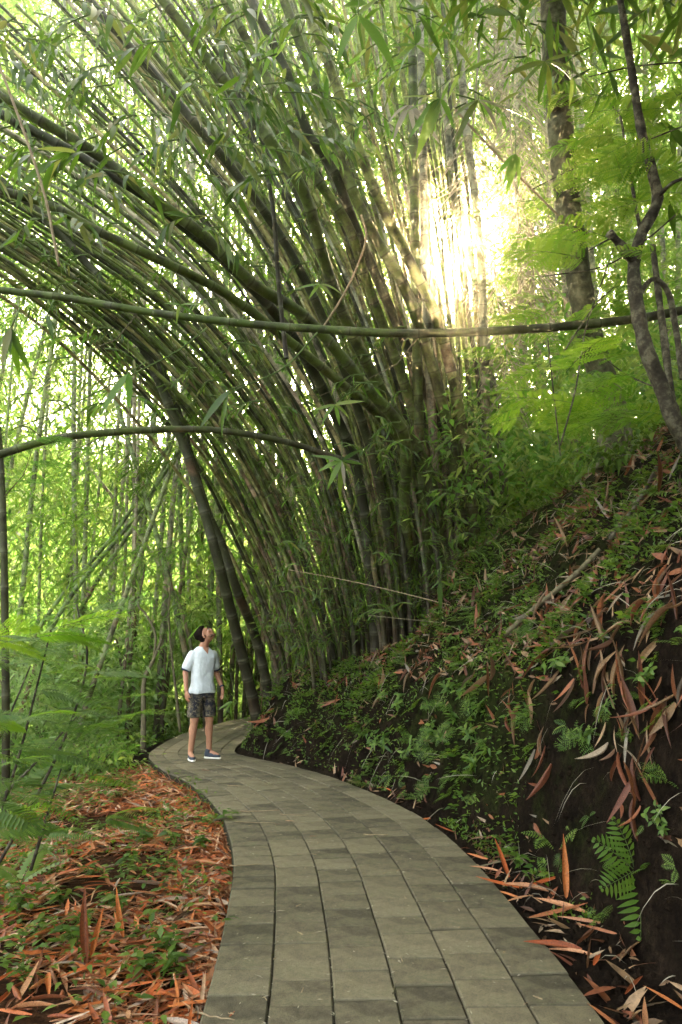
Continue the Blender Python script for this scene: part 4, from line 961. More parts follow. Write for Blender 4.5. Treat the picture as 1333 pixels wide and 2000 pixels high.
# palm trunk
pb = P(1200, 850, 7.4); pb[2] = zg(pb[0], pb[1]) - .1
palm = empty('palm_tree', pb); tag(palm, 'thick ringed palm trunk rising from the slope behind the level culm', 'tree')
pts = crom([pb, P(1195,800,7.4), P(1165,700,7.3), P(1140,600,7.2), P(1120,470,7.1), P(1105,360,7.1), P(1095,250,7.1), P(1085,120,7.1), P(1078,-60,7.1)], 90)
rr = np.interp(np.linspace(0, 1, 90), [0, .05, .15, .35, 1], [pxr(80, 7.3), pxr(70, 7.3), pxr(56, 7.3), pxr(50, 7.2), pxr(56, 7.1)])
rr = rr * (1 + .045 * (np.arange(90) % 6 == 0) - .02 * (np.arange(90) % 6 == 3) + rs.uniform(-.015, .015, 90))
V, T = tube(pts, rr, 16); link('trunk', mk('trunk', V - pb, T, M['palm']), palm)
V, T = tube(crom([P(1075,215,7.0), P(1105,195,6.9), P(1135,205,6.95)], 12), [.03, .05, .04, .055, .04, .05, .045, .05, .05, .04, .05, .02], 8); link('leaf_base', mk('leaf_base', V - pb, T, M['palm']), palm)
# dead hanging palm fronds
def dead_frond(pl, nleaf, L, lb):
    pts = crom([P(*q) for q in pl], 30); b = pts[0]; mb = MB(); mb.add(*tube(pts - b, np.linspace(.022, .006, 30), 5), .8, 0)
    tt = np.linspace(.03, 1, nleaf); pos = np.stack([np.interp(tt, np.linspace(0, 1, 30), pts[:, q]) for q in range(3)], 1) - b
    for sg in (-1, 1):
        d = nrmz(np.stack([sg * .65 + rs.normal(0, .2, nleaf), rs.normal(0, .35, nleaf), -.55 + rs.normal(0, .25, nleaf)], 1))
        V, T, k = blades(pos, d, rs.normal(0, 1, (nleaf, 3)), L * rs.uniform(.6, 1.1, nleaf), .02, 3, rs.uniform(.2, .7, nleaf), .3, grav=np.array([0, 0, -1.])); mb.add(V, T, np.repeat(rs.uniform(0, 1, nleaf), k))
    o = link('dead_palm_frond', mb.mesh('dead_palm_frond', M['straw'])); o.location = b; tag(o, lb, 'palm frond')
dead_frond([(942,-60,9.2),(938,60,9.2),(928,200,9.1),(916,330,9),(905,430,9)], 60, .7, 'hanging dead straw coloured palm frond nearest the bright gap')
dead_frond([(985,-60,9.6),(988,80,9.5),(995,220,9.4),(1005,360,9.3),(1018,520,9.2)], 80, .9, 'long grey dead palm frond hanging left of the palm trunk')
dead_frond([(1020,-60,10.2),(1015,80,10),(1030,200,9.9),(1050,330,9.8)], 60, .8, 'dead palm frond hanging closest to the palm trunk')
dead_frond([(965,520,9.6),(975,600,9.5),(990,700,9.4),(1000,780,9.3)], 50, .6, 'lowest dead palm frond hanging behind the level culm')
dead_frond([(1040,420,10),(1042,520,9.9),(1045,640,9.8)], 50, .6, 'short dead palm frond beside the ringed trunk above the level culm')

# ------------------------------------------------------------------ leafy bamboo branches close to the camera, each blade a part
def blade_mesh(L, W, bend, name='leaf', mat=None):
    V, T, k = blades(np.zeros((1, 3)), np.array([0, 1., 0]), np.array([0, 0, 1.]), L, W, 6, bend, .22); return mk(name, V, T, mat or M['leaf'], {'rnd': np.zeros(len(V))})
BL = [blade_mesh(1, random.uniform(.13, .19), b_) for b_ in (.1, .2, .3, .4)]
BLL = [blade_mesh(1, random.uniform(.15, .2), b_, 'leaf', M['leaf_light']) for b_ in (.1, .25, .4)]
BLD = [blade_mesh(1, random.uniform(.13, .19), b_, 'leaf', M['straw']) for b_ in (.2, .4)]
def branch(pl, n, LL, label, group=None, meshes=None, spread=.9, droop=.5, t0=4, name='leafy_branch', start=.3, tip=True):
    pts = crom([P(*q) for q in pl], 14); b = pts[0]; o = empty(name, b); tag(o, label, 'branch', group)
    V, T = tube(pts, np.linspace(pxr(t0, pl[0][2]), pxr(1.5, pl[-1][2]), 14), 5); link('stem', mk('stem', V - b, T, M['twig_green']), o)
    for k in range(n):
        t = start + (1 - start) * (k + random.uniform(-.3, .3)) / max(1, n - 1); t = min(1, max(0, t)); i = min(12, int(t * 13)); f = t * 13 - i
        p = pts[i] * (1 - f) + pts[i + 1] * f; fw = nrmz(pts[i + 1] - pts[i]); sd = nrmz(np.cross(fw, [0, 0, 1.]) + rs.normal(0, .2, 3)); sg = 1 if k % 2 else -1
        d = nrmz(fw * random.uniform(.2, 1) + sd * sg * spread * random.uniform(.3, 1) + np.array([0, 0, -droop * random.uniform(.2, 1.3)]))
        nn = np.array([0, 0, 1.]) + rs.normal(0, .4, 3)
        link('leaf', random.choice(meshes or BL), o, basis(p - b, d, nn, LL * random.uniform(.65, 1.15)))
    return o
random.seed(17); rs = np.random.RandomState(17)
for k in range(120):
    px = random.uniform(-60, 640); py = random.uniform(-40, 430) * (1 if px < 420 else .8); Y = random.uniform(4.2, 6.6)
    if py > 330 and px < 330 and random.random() < .5: continue
    a = random.uniform(-.5, .5) + (math.pi if random.random() < .35 else 0); l = random.uniform(50, 110)
    ex, ey = px + math.cos(a) * l, py + abs(math.sin(a)) * l + random.uniform(5, 35)
    branch([(px, py, Y), ((px + ex) / 2, (py + ey) / 2 - 8, Y - .05), (ex, ey, Y - .1)], random.randint(7, 11), random.uniform(.18, .30), 'leafy bamboo branch in the dark canopy ' + ('at the top left corner' if px < 200 and py < 180 else ('by the left edge above the thick pair' if px < 200 else ('along the top edge left of centre' if py < 180 else ('over the diagonal culms' if px < 420 else 'left of the steep culms')))), 'leafy branches of the upper left canopy')
for k in range(44):
    px = random.uniform(560, 1180); py = random.uniform(-40, 330); Y = random.uniform(5, 7.5); a = random.uniform(-.6, .6) + (math.pi if random.random() < .5 else 0); l = random.uniform(45, 95)
    ex, ey = px + math.cos(a) * l, py + abs(math.sin(a)) * l + random.uniform(5, 35)
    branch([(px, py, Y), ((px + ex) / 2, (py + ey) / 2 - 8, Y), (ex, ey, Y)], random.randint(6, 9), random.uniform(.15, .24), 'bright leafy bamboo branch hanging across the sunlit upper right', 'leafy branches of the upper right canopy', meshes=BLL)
for k in range(60):
    px = random.uniform(40, 900); py = random.uniform(430, 800) + max(0, px - 500) * .3; Y = random.uniform(7, 8.6); a = random.uniform(-.6, .6) + (math.pi if random.random() < .5 else 0); l = random.uniform(30, 70)
    branch([(px, py, Y), (px + math.cos(a) * l * .5, py + 3, Y), (px + math.cos(a) * l, py + 20, Y)], random.randint(5, 8), random.uniform(.14, .22), 'small leafy side branch among the leaning culms', 'leafy side branches among the leaning culms', meshes=BL + BLL[:1])
# clusters in the dark clump foot
for k in range(48):
    px = random.uniform(540, 960); py = random.uniform(860, 1200); Y = random.uniform(7.4, 8.4); a = random.uniform(-.6, .6) + (math.pi if random.random() < .5 else 0); l = random.uniform(25, 60)
    branch([(px, py, Y), (px + math.cos(a) * l * .5, py - 3, Y), (px + math.cos(a) * l, py + 10, Y)], random.randint(5, 7), random.uniform(.10, .18), 'thin leafy shoot sprouting from the dark foot of the clump', 'leafy shoots at the clump foot', meshes=BLL[:1] + BL, t0=3)
HB = [
 ([(405,640,4),(340,690,4),(230,745,4),(120,800,4),(0,848,4.1),(-60,870,4.1)], 0, .2, 'long bare dark twig running down to the left edge above the low arch', BL),
 ([(620,650,4.6),(560,715,4.5),(500,745,4.5),(455,765,4.4),(420,790,4.4)], 0, .2, 'thin twig curving down from the level culm towards two hanging leaves', BL)]
for pl, n, LL, lb, ms in HB: branch(pl, n, LL, lb, None, ms, t0=4)
def hand(px, py, Y, dirs, lb, meshes, tw=None):
    b = P(px, py, Y); o = empty('leafy_twig', b); tag(o, lb, 'twig')
    tw = tw or (px, py - 40); e = P(tw[0], tw[1], Y + .05); pts = np.array([b * 0, (e - b) * .5 + np.array([.004, 0, .004]), e - b]); V, T = tube(pts, [.003, .003, .004], 5); link('stem', mk('stem', V, T, M['twig_green']), o)
    for k, (ax, ay, L) in enumerate(dirs):      # pixel offsets of the tip
        t = P(px + ax, py + ay, Y + random.uniform(-.08, .08)) - b; d = t / np.linalg.norm(t)
        link('leaf', meshes[k % len(meshes)], o, basis((0, 0, 0), d, (random.uniform(-.4, .4), -.8, random.uniform(.1, .9)), float(np.linalg.norm(t)) * 1.03))
hand(22, 640, 2.9, [(-22,70,0),(-45,60,0),(28,80,0),(12,92,0),(-5,55,0)], 'cluster of big drooping leaves at the left edge below the level culm', BL, (40,600))
hand(92, 615, 3.2, [(-30,48,0),(12,42,0),(-50,30,0)], 'pair of leaves hanging from the level culm near the left edge', BL, (105,585))
hand(252, 728, 3.4, [(-62,80,0),(2,62,0),(-30,40,0)], 'two leaves hanging from the long bare twig', BLL + BL, (290,705))
hand(448, 762, 3.4, [(-62,70,0),(-28,92,0)], 'two large leaves hanging in front of the low arch', BL, (480,750))
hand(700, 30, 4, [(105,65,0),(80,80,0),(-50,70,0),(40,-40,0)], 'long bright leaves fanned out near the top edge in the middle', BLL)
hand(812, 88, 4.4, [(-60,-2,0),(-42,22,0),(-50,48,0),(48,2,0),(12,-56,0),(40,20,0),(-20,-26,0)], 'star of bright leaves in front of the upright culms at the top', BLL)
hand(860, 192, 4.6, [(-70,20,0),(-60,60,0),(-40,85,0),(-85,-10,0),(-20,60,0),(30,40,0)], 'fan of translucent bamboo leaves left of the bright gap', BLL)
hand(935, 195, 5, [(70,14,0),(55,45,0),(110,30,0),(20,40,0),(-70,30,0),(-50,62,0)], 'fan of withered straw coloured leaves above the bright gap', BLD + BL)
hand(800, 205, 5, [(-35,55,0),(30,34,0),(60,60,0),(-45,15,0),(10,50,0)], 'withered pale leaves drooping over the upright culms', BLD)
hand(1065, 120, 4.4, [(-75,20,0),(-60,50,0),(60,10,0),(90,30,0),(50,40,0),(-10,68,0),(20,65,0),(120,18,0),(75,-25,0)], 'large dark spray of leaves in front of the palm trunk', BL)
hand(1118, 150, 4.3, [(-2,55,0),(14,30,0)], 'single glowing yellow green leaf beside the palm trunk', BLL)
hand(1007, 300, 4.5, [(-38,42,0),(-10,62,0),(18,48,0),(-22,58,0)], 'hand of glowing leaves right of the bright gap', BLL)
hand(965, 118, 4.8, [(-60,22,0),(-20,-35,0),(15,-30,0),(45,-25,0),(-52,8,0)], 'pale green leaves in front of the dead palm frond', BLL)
hand(668, 900, 6, [(-60,-15,0),(-50,15,0),(-30,45,0),(25,30,0),(50,5,0),(40,-28,0),(-5,70,0),(8,50,0)], 'light green spray of leaves against the dark clump', BLL + BL + BLD[:1])
hand(655, 790, 6.4, [(-45,10,0),(-30,30,0),(30,18,0),(55,-10,0),(10,36,0)], 'light leaves on the leaning culms below the level culm', BLL)
hand(625, 555, 5.6, [(-50,6,0),(-22,24,0),(40,2,0),(26,22,0)], 'small bright leaves just above the level culm', BLL)
hand(352, 595, 5.6, [(-32,-5,0),(30,15,0),(-10,30,0),(48,-4,0)], 'small bright leaves growing on the level culm', BLL)
hand(455, 1370, 9.4, [(-20,22,0),(-30,12,0),(-10,34,0),(-4,28,0),(-26,28,0)], 'drooping green leaves at the path bend beside the man', BLL)
hand(860, 1135, 6, [(0,60,0),(-20,14,0),(35,10,0)], 'dark green leaves on a shoot above the bank', BL)
# thin hanging vine and strings
def strand(pl, t, mat, name, lb, cat):
    pts = crom([P(*q) for q in pl], 26); b = pts[0]; V, T = tube(pts, pxr(t, pl[0][2]), 6); o = link(name, mk(name, V - b, T, mat)); o.location = b; tag(o, lb, cat)
strand([(-30,60,3.6),(0,130,3.6),(30,210,3.6),(62,300,3.6),(90,390,3.6),(104,460,3.6),(116,520,3.6)], 6, M['wood_pale'], 'hanging_vine', 'thin pale vine hanging down at the upper left edge', 'vine')
strand([(560,1112,8),(660,1130,7.6),(760,1152,7.2),(880,1182,6.8)], 1.5, M['wood_pale'], 'dry_twig', 'thin dry stem stretched across the dark clump foot', 'stem')
strand([(720,1202,7.6),(800,1210,7.2),(860,1216,7)], 1.4, M['twig'], 'dry_twig', 'short dry stem below the longer one at the clump foot', 'stem')
strand([(625,650,6),(680,560,6.1),(715,470,6.2),(706,420,6.2)], 5, M['wood_pale'], 'dry_twig', 'dry forked twig above the level culm left of the middle', 'twig')
strand([(1070,660,5),(1095,890,5.2)], 3, M['bark'], 'dry_twig', 'thin dark stem crossing under the level culm at right', 'stem')
strand([(890,215,6),(960,290,6),(1010,340,6),(1070,400,6),(1110,440,6)], 5, M['wood_pale'], 'dry_twig', 'thin brown twig slanting down right of the bright gap', 'twig')
for pl, lb in [([(975,965,6.4),(1040,930,6.2),(1110,900,6),(1160,880,5.9)], 'mossy fallen stick lying along the crest of the bank'), ([(1180,880,5.8),(1240,850,5.6),(1290,815,5.5)], 'fallen stick on the crest at the foot of the crooked tree'),
               ([(850,1290,5.6),(900,1250,5.4),(975,1205,5.2),(1010,1175,5.1)], 'long thin dead stick slanting on the bank')]:
    q = []
    for a, b, Y in pl:
        h_ = P(a, b, Y); q.append(np.array([h_[0], h_[1], zg(h_[0], h_[1]) + .09]))
    q = crom(q, 20); q[:, 2] = np.linspace(q[0, 2], q[-1, 2], 20) * .5 + q[:, 2] * .5; V, T = tube(q - q[0], (.022 if 'long thin' not in lb else .005) * rs.uniform(.85, 1.15, 20), 7); o = link('fallen_stick', mk('fallen_stick', V, T, M['bark'] if 'long' not in lb else M['twig'])); o.location = q[0]; tag(o, lb, 'stick')
# broken stump with ivy at the crest
h = bank_hit(985, 990)
if h is not None:
    st = empty('tree_stump', (h[0], h[1], h[2])); tag(st, 'rotten dark stump wrapped in creeper leaves at the left end of the crest', 'stump')
    Y = h[1]; V, T = tube(crom([h + (0, 0, -.1), P(982, 900, Y), P(972, 820, Y), P(985, 780, Y)], 16) - h, np.linspace(pxr(44, Y), pxr(22, Y), 16) * (1 + .2 * rs.uniform(-1, 1, 16)), 9); link('wood', mk('wood', V, T, M['bark']), st)
    for k in range(70):
        p = P(978 + random.gauss(0, 26), random.uniform(850, 990), Y - random.uniform(-.1, .25)) - h
        link("leaf", BL[0], st, basis(p, (random.gauss(0, .5), -.3, -.6), (random.gauss(0, .3), -1, .5), random.uniform(.05, .08)))

# left foreground feathery shrubs
sb = G(-60, 1640, -.2); shrub = empty('feathery_shrub', (sb[0], sb[1], zg(sb[0], sb[1]))); tag(shrub, 'feathery green shrub filling the left edge in front of the bamboo grove', 'shrub')
base = np.array(shrub.location); random.seed(19)
PINF = [pinnate(1.0, 16, .07, mat=M['fern'], ll=.3) for _ in range(2)] + [pinnate(1.0, 22, .045, mat=M['frond'], ll=.26) for _ in range(2)]
for k in range(95):
    px = random.uniform(-120, 170) + random.uniform(0, 60); py = random.uniform(1180, 1640); Y = random.uniform(3.6, 5.6)
    fr(shrub, base, px, py, Y, random.uniform(.22, .42), random.gauss(.1, .8), random.uniform(-.2, .5), random.gauss(0, .3), FEA if random.random() < .55 else PINF)
for pl in [[(-40,1700,4.6),(30,1500,4.6),(70,1350,4.5),(100,1230,4.4)], [(-20,1720,4.8),(110,1480,4.8),(170,1300,4.7),(150,1180,4.6)], [(60,1700,4.4),(90,1600,4.4),(120,1500,4.4)], [(-60,1560,4.2),(0,1440,4.2),(60,1300,4.2)], [(0,1560,5.2),(60,1500,5),(150,1400,4.8)]]:
    limb(shrub, 'stem', pl, 7, 3, M['bark'], base, 16, 5)
sb2 = P(95, 1010, 6.2)
for px, py in [(140, 880), (60, 910), (20, 940), (90, 870)]: fr(shrub, base, px, py, 4.6, .28, random.gauss(0, .5), .1, 0, FEC)
# leafy bushes left at the litter edge
def bush(x, y, r, n, mat, label, group, LL=.11, WW=.045):
    z = zg(x, y); o = empty('bush', (x, y, z)); tag(o, label, 'bush', group); mb = MB(); N = n
    c = rs.normal(0, .5, (N, 3)) * (r, r, r * .6); c[:, 2] = np.abs(c[:, 2]) + .05
    d = nrmz(c * (1, 1, .2) + rs.normal(0, .3, (N, 3))); L = LL * rs.uniform(.6, 1.3, N)
    V, T, k = blades(c, d, np.array([0, 0, 1.]) + rs.normal(0, .4, (N, 3)), L, L * WW / LL, 2, .4, .2, 'ovate', grav=np.array([0, 0, -1.])); mb.add(V, T, np.repeat(rs.uniform(0, 1, N), k)); link('foliage', mb.mesh('foliage', mat), o)
    mb = MB()
    for q in range(7):
        e = rs.normal(0, .45, 3) * (r, r, 0); e[2] = r * rs.uniform(.4, .9); mb.add(*tube(np.array([[0, 0, -.05], e * .5 + (0, 0, r * .1), e]), [.008, .006, .003], 4))
    link('stem', mb.mesh('stem', M['twig']), o)['kind'] = 'stuff'
random.seed(23)
for k in range(52):
    y = random.uniform(9.0, 15); px = random.uniform(-60, 345 if y > 10.5 else 200); x = P(px, 1400, y)[0]
    if lateral(x, y)[0][0] > -1.25: continue
    bush(x, y, random.uniform(.35, .6), 420, random.choice([M['leaf_light'], M['fern'], M['leaf_far']]), 'leafy green bush at the far edge of the litter left of the path', 'bushes beyond the litter')
for k in range(20):
    y = random.uniform(3.8, 8.5); v = random.uniform(2.2, 4.2); x = -v - .6 - .1 * y
    bush(x, y, random.uniform(.25, .45), 300, random.choice([M['fern'], M['leaf']]), 'dark leafy undergrowth bush at the left edge', 'dark bushes at the left edge', .09, .04)
for k in range(16):
    y = random.uniform(8.0, 12); x = random.uniform(2.0, 5.5); bush(x, y, random.uniform(.4, .7), 420, random.choice([M['leaf_light'], M['frond']]), 'bright green bush on top of the slope behind the crest', 'bushes behind the crest', .12, .05)
bush(pb[0] - .1, pb[1] - .45, .5, 380, M['fern'], 'leafy bush at the foot of the ringed palm trunk', None, .1, .045)
# small bare trees left of the man
def small_tree(label, limbs, mat='twig'):
    b = P(*limbs[0][0][0]); b[2] = zg(b[0], b[1]); o = empty('small_tree', b); tag(o, label, 'tree')
    for i, (pl, t0, t1) in enumerate(limbs): limb(o, 'trunk' if i == 0 else 'branch', pl, t0, t1, M[mat], b, 22, 6, .12)
    for q in range(5):
        pl = limbs[-1][0][-1]; link('foliage', random.choice(FOL_L), o, Matrix.Translation(Vector(P(pl[0] + random.gauss(0, 40), pl[1] + random.gauss(0, 40), pl[2]) - b)) @ Matrix.Scale(.45, 4))
small_tree('thin crooked tree with a forked stem in the bushes left of the man', [([(280,1470,11.5),(281,1400,11.5),(282,1330,11.5),(300,1290,11.5),(316,1250,11.5)], 11, 6), ([(300,1290,11.5),(304,1240,11.5),(286,1200,11.5),(270,1180,11.5),(280,1130,11.5),(282,1100,11.5)], 5, 3.5)])
small_tree('slender dark sapling just left of the man', [([(352,1430,12),(344,1350,12),(336,1280,12),(330,1200,12),(336,1120,12)], 6, 3)])
small_tree('dark bent twiggy sapling in the valley at left', [([(255,1420,13),(262,1340,13),(240,1310,13),(228,1250,13),(205,1200,13),(180,1205,13)], 5, 3)])

# ------------------------------------------------------------------ debris on the path
random.seed(29)
def twig(px, py, L, az, r, lb, grp=None, mat='wood_pale', nm='twig'):
    p = G(px, py, .012); n = 7; t = np.linspace(-.5, .5, n); w_ = np.cumsum(rs.normal(0, .012, n)) * L * 3
    d = np.array([math.cos(az), math.sin(az), 0]); s = np.array([-d[1], d[0], 0]); pts = d * (t * L)[:, None] + s * w_[:, None]; pts[:, 2] += rs.uniform(0, .004, n)
    V, T = tube(pts, r * np.linspace(1, .5, n), 5); o = link(nm, mk(nm, V, T, M[mat])); o.location = p; tag(o, lb, nm.replace('_', ' '), grp)
twig(508, 1584, .36, .0, .006, 'longest pale curved twig lying across the joint in the middle distance of the path')
twig(500, 1606, .36, -.05, .004, 'thin twig lying just in front of the longest pale one')
twig(575, 1591, .26, -.1, .004, 'straight thin twig right of the longest pale one')
twig(735, 1631, .2, -.15, .006, 'pale twig lying on the right half of the path')
twig(480, 1690, .22, .1, .004, 'dark thin twig near the left edge of the path')
twig(458, 1535, .14, -.1, .006, 'short pale stick near the left side of the path')
twig(425, 1985, .16, -.35, .004, 'twig at the bottom left corner of the path')
twig(772, 1930, .12, 1.4, .004, 'dark twig standing along the joint near the bottom', None, 'twig')
twig(440, 1600, .2, .35, .009, 'dark stick poking over the left path edge', None, 'twig')
for k in range(34):
    py = random.uniform(1500, 1990); s = (py - 1480) / 520; px = random.uniform(400 if py > 1600 else 470, 700 + s * 420)
    twig(px, py, random.uniform(.015, .05), random.uniform(0, 3.1), random.uniform(.002, .004), 'tiny chip of dry bamboo scattered on the pavers', 'chips scattered on the path', 'wood_pale', 'wood_chip')
for (a, b, s, az, lb) in [(452,1980,.06,1.3,'small orange leaf near the bottom of the path'), (565,1602,.09,.1,'small cream leaf on the middle of the path'), (400,1503,.1,0,'yellow leaf lying near the man'), (610,1632,.07,.2,'pale curled leaf right of the twigs')]:
    p = G(a, b, .015); put(LIT[2], 'fallen_leaf', p, (math.cos(az), math.sin(az), .05), (0, 0, 1), s, lb, 'dry leaf', None)

# ------------------------------------------------------------------ the man
def m_flat(name, col, rough=.6, spec=.3, n=0, sss=0):
    m, nd, lk = newmat(name); v = objvec(nd); c = mixc(nd, lk, noise_(nd, lk, 18, 4, .6, v), tuple(x * .8 for x in col), tuple(min(1, x * 1.2) for x in col))
    p = princ(nd, lk, c, rough, spec, bump_(nd, lk, noise_(nd, lk, 90, 3, .6, v), .15, .002))
    if sss: p.inputs['Subsurface Weight'].default_value = sss; p.inputs['Subsurface Scale'].default_value = .01
    o = nd.new('ShaderNodeOutputMaterial'); lk.new(p.outputs[0], o.inputs[0]); return m
M['skin'] = m_flat('skin', (.36, .175, .105), .5, .35)
M['hair'] = m_flat('hair', (.008, .005, .004), .85, .05)
M['beard'] = m_flat('stubble', (.16, .08, .05), .7, .2)
M['shirt'] = m_flat('shirt_cotton', (.62, .67, .70), .85, .1)
M['navy'] = m_flat('navy_trim', (.03, .04, .07), .8, .1)
M['shoe'] = m_flat('shoe_cloth', (.045, .055, .075), .8, .2)
M['sole'] = m_flat('white_sole', (.7, .68, .62), .6, .3)
M['lace'] = m_flat('orange_lace', (.7, .35, .18), .7, .2)
M['lip'] = m_flat('lips', (.42, .17, .13), .5, .3)
M['eyew'] = m_flat('eye_white', (.7, .68, .65), .3, .5)
M['iris'] = m_flat('iris', (.03, .018, .01), .2, .5)
def m_camo():
    m, nd, lk = newmat('camouflage_cloth'); v = objvec(nd)
    c = mixc(nd, lk, 1.0, (.018, .021, .032), (.018, .021, .032))
    a = ramp(nd, [(.50, (0, 0, 0)), (.53, (1, 1, 1))]); lk.new(noise_(nd, lk, 15, 6, .72, v), a.inputs[0])
    mp = nd.new('ShaderNodeMapping'); mp.inputs['Location'].default_value = (3, 5, 1); lk.new(v, mp.inputs[0])
    b = ramp(nd, [(.54, (0, 0, 0)), (.57, (1, 1, 1))]); lk.new(noise_(nd, lk, 20, 6, .75, mp.outputs[0]), b.inputs[0])
    c = mixc(nd, lk, a.outputs[0], c, (.10, .085, .055)); c = mixc(nd, lk, b.outputs[0], c, (.20, .17, .12))
    p = princ(nd, lk, c, .85, .1); o = nd.new('ShaderNodeOutputMaterial'); lk.new(p.outputs[0], o.inputs[0]); return m
M['camo'] = m_camo()
def uv_ell(c, r, rot=None, nu=20, nv=14):
    V = []; T = []
    for i in range(nv + 1):
        a = math.pi * i / nv
        for j in range(nu):
            b = 2 * math.pi * j / nu; V.append((r[0] * math.sin(a) * math.cos(b), r[1] * math.sin(a) * math.sin(b), r[2] * math.cos(a)))
    for i in range(nv):
        for j in range(nu):
            p = i * nu + j; q = i * nu + (j + 1) % nu; T += [[p, p + nu, q + nu], [p, q + nu, q]]
    V = np.array(V)
    if rot is not None: V = V @ np.array(rot.to_matrix()).T
    return V + np.array(c), np.array(T)
def cap(a, b, ra, rb, n=10, flat=None):
    a = np.array(a, float); b = np.array(b, float); L = np.linalg.norm(b - a); d = (b - a) / L
    s = []; r = []
    for t in np.linspace(-1, 0, 5): s.append(ra * t * .999); r.append(ra * math.sqrt(max(0, 1 - t * t)) + 1e-4)
    for t in np.linspace(0, 1, 6)[1:-1]: s.append(L * t); r.append(ra + (rb - ra) * t)
    for t in np.linspace(0, 1, 5): s.append(L + rb * t * .999); r.append(rb * math.sqrt(max(0, 1 - t * t)) + 1e-4)
    pts = a + d * np.array(s)[:, None]
    t_, u, v = frames(a + d * np.linspace(0, 1, len(s))[:, None]); ang = np.arange(14) * 2 * math.pi / 14
    ring = u[:, None] * np.cos(ang)[None, :, None] + v[:, None] * np.sin(ang)[None, :, None]
    V = (pts[:, None] + ring * np.array(r)[:, None, None]).reshape(-1, 3)
    T = []; k = len(s)
    for i in range(k - 1):
        for j in range(14):
            p = i * 14 + j; q = i * 14 + (j + 1) % 14; T += [[p, q, q + 14], [p, q + 14, p + 14]]
    T += [[0, j + 1, j] for j in range(1, 13)] + [[(k - 1) * 14, (k - 1) * 14 + j, (k - 1) * 14 + j + 1] for j in range(1, 13)]
    return V, np.array(T)
def loft(rings, n=28, closed=True):      # rings: (cx, cy, cz, rx, ry, power)
    V = []; T = []
    for (cx, cy_, cz, rx, ry) in rings:
        for j in range(n):
            b = 2 * math.pi * j / n; c, s = math.cos(b), math.sin(b); pw = .82
            V.append((cx + rx * math.copysign(abs(c) ** pw, c), cy_ + ry * math.copysign(abs(s) ** pw, s), cz))
    for i in range(len(rings) - 1):
        for j in range(n):
            p = i * n + j; q = i * n + (j + 1) % n; T += [[p, q, q + n], [p, q + n, p + n]]
    V += [(rings[0][0], rings[0][1], rings[0][2]), (rings[-1][0], rings[-1][1], rings[-1][2])]; k = len(rings) * n
    for j in range(n):
        q = (j + 1) % n; T += [[k, q, j], [k + 1, (len(rings) - 1) * n + j, (len(rings) - 1) * n + q]]
    return np.array(V), np.array(T)
def fuse(name, parts, voxel, mat, parent, smooth=3, disp=None):
    mb = MB()
    for V, T in parts: mb.add(V, T)
    me = mb.mesh(name, mat); o = bpy.data.objects.new(name, me); COL.objects.link(o)
    r = o.modifiers.new('r', 'REMESH'); r.mode = 'VOXEL'; r.voxel_size = voxel; r.use_smooth_shade = True
    s = o.modifiers.new('s', 'SMOOTH'); s.factor = .5; s.iterations = smooth
    dg = bpy.context.evaluated_depsgraph_get(); dg.update(); me2 = bpy.data.meshes.new_from_object(o.evaluated_get(dg)); me2.name = name
    bpy.data.objects.remove(o); me2.materials.clear(); me2.materials.append(mat)
    if disp:
        n = len(me2.vertices); co = np.empty(n * 3, np.float32); me2.vertices.foreach_get('co', co); co = co.reshape(-1, 3); no = np.empty(n * 3, np.float32); me2.vertices.foreach_get('normal', no); no = no.reshape(-1, 3)
        me2.vertices.foreach_set('co', (co + no * disp(co)[:, None]).ravel().astype(np.float32)); me2.update()
    return link(name, me2, parent)
mp_ = G(390, 1483); man = empty('person', (mp_[0], mp_[1], .004)); man.rotation_euler = (0, 0, R_(42))
tag(man, 'man in pale blue shirt and camouflage shorts standing on the path looking up', 'person')
B = []
HC = Vector((.005, -.03, 1.625)); HR = Euler((R_(-36), 0, R_(34)), 'XYZ').to_quaternion()
HRm = (Euler((0, 0, R_(50))).to_matrix() @ Euler((R_(-54), 0, 0)).to_matrix())
def hp(x, y, z): return np.array(HC + HRm @ Vector((x, y, z)))
def hell(c, r, rot=None):
    q = HRm if rot is None else HRm @ Euler(rot).to_matrix()
    V, T = uv_ell((0, 0, 0), [a_ * 1.03 for a_ in r]); return V @ np.array(q).T + hp(*[a_ * 1.03 for a_ in c]), T
B += [hell((0, .012, .035), (.076, .097, .088)), hell((0, -.02, -.03), (.062, .074, .082)), hell((0, -.058, -.085), (.035, .032, .027)),
      hell((0, -.088, .032), (.048, .016, .013)), hell((0, -.101, -.008), (.0105, .014, .026), (R_(-16), 0, 0)), hell((0, -.11, -.026), (.0135, .012, .010)), hell((.011, -.1, -.028), (.009, .009, .007)), hell((-.011, -.1, -.028), (.009, .009, .007)),
      hell((.04, -.07, -.012), (.022, .022, .02)), hell((-.04, -.07, -.012), (.022, .022, .02)), hell((0, -.09, -.052), (.022, .012, .012)),
      hell((.078, .015, -.005), (.008, .018, .031), (R_(15), 0, R_(12))), hell((-.078, .015, -.005), (.008, .018, .031), (R_(15), 0, R_(-12))),
      cap(hp(0, .02, -.04), (0, .012, 1.43), .058, .066)]
B += [loft([(0, .0, .86, .13, .09), (0, 0, .95, .155, .105), (0, -.002, 1.08, .135, .092), (0, -.005, 1.22, .155, .105), (0, 0, 1.34, .165, .105), (0, .005, 1.40, .12, .08), (0, .01, 1.455, .07, .055)])]
HANDS = {}
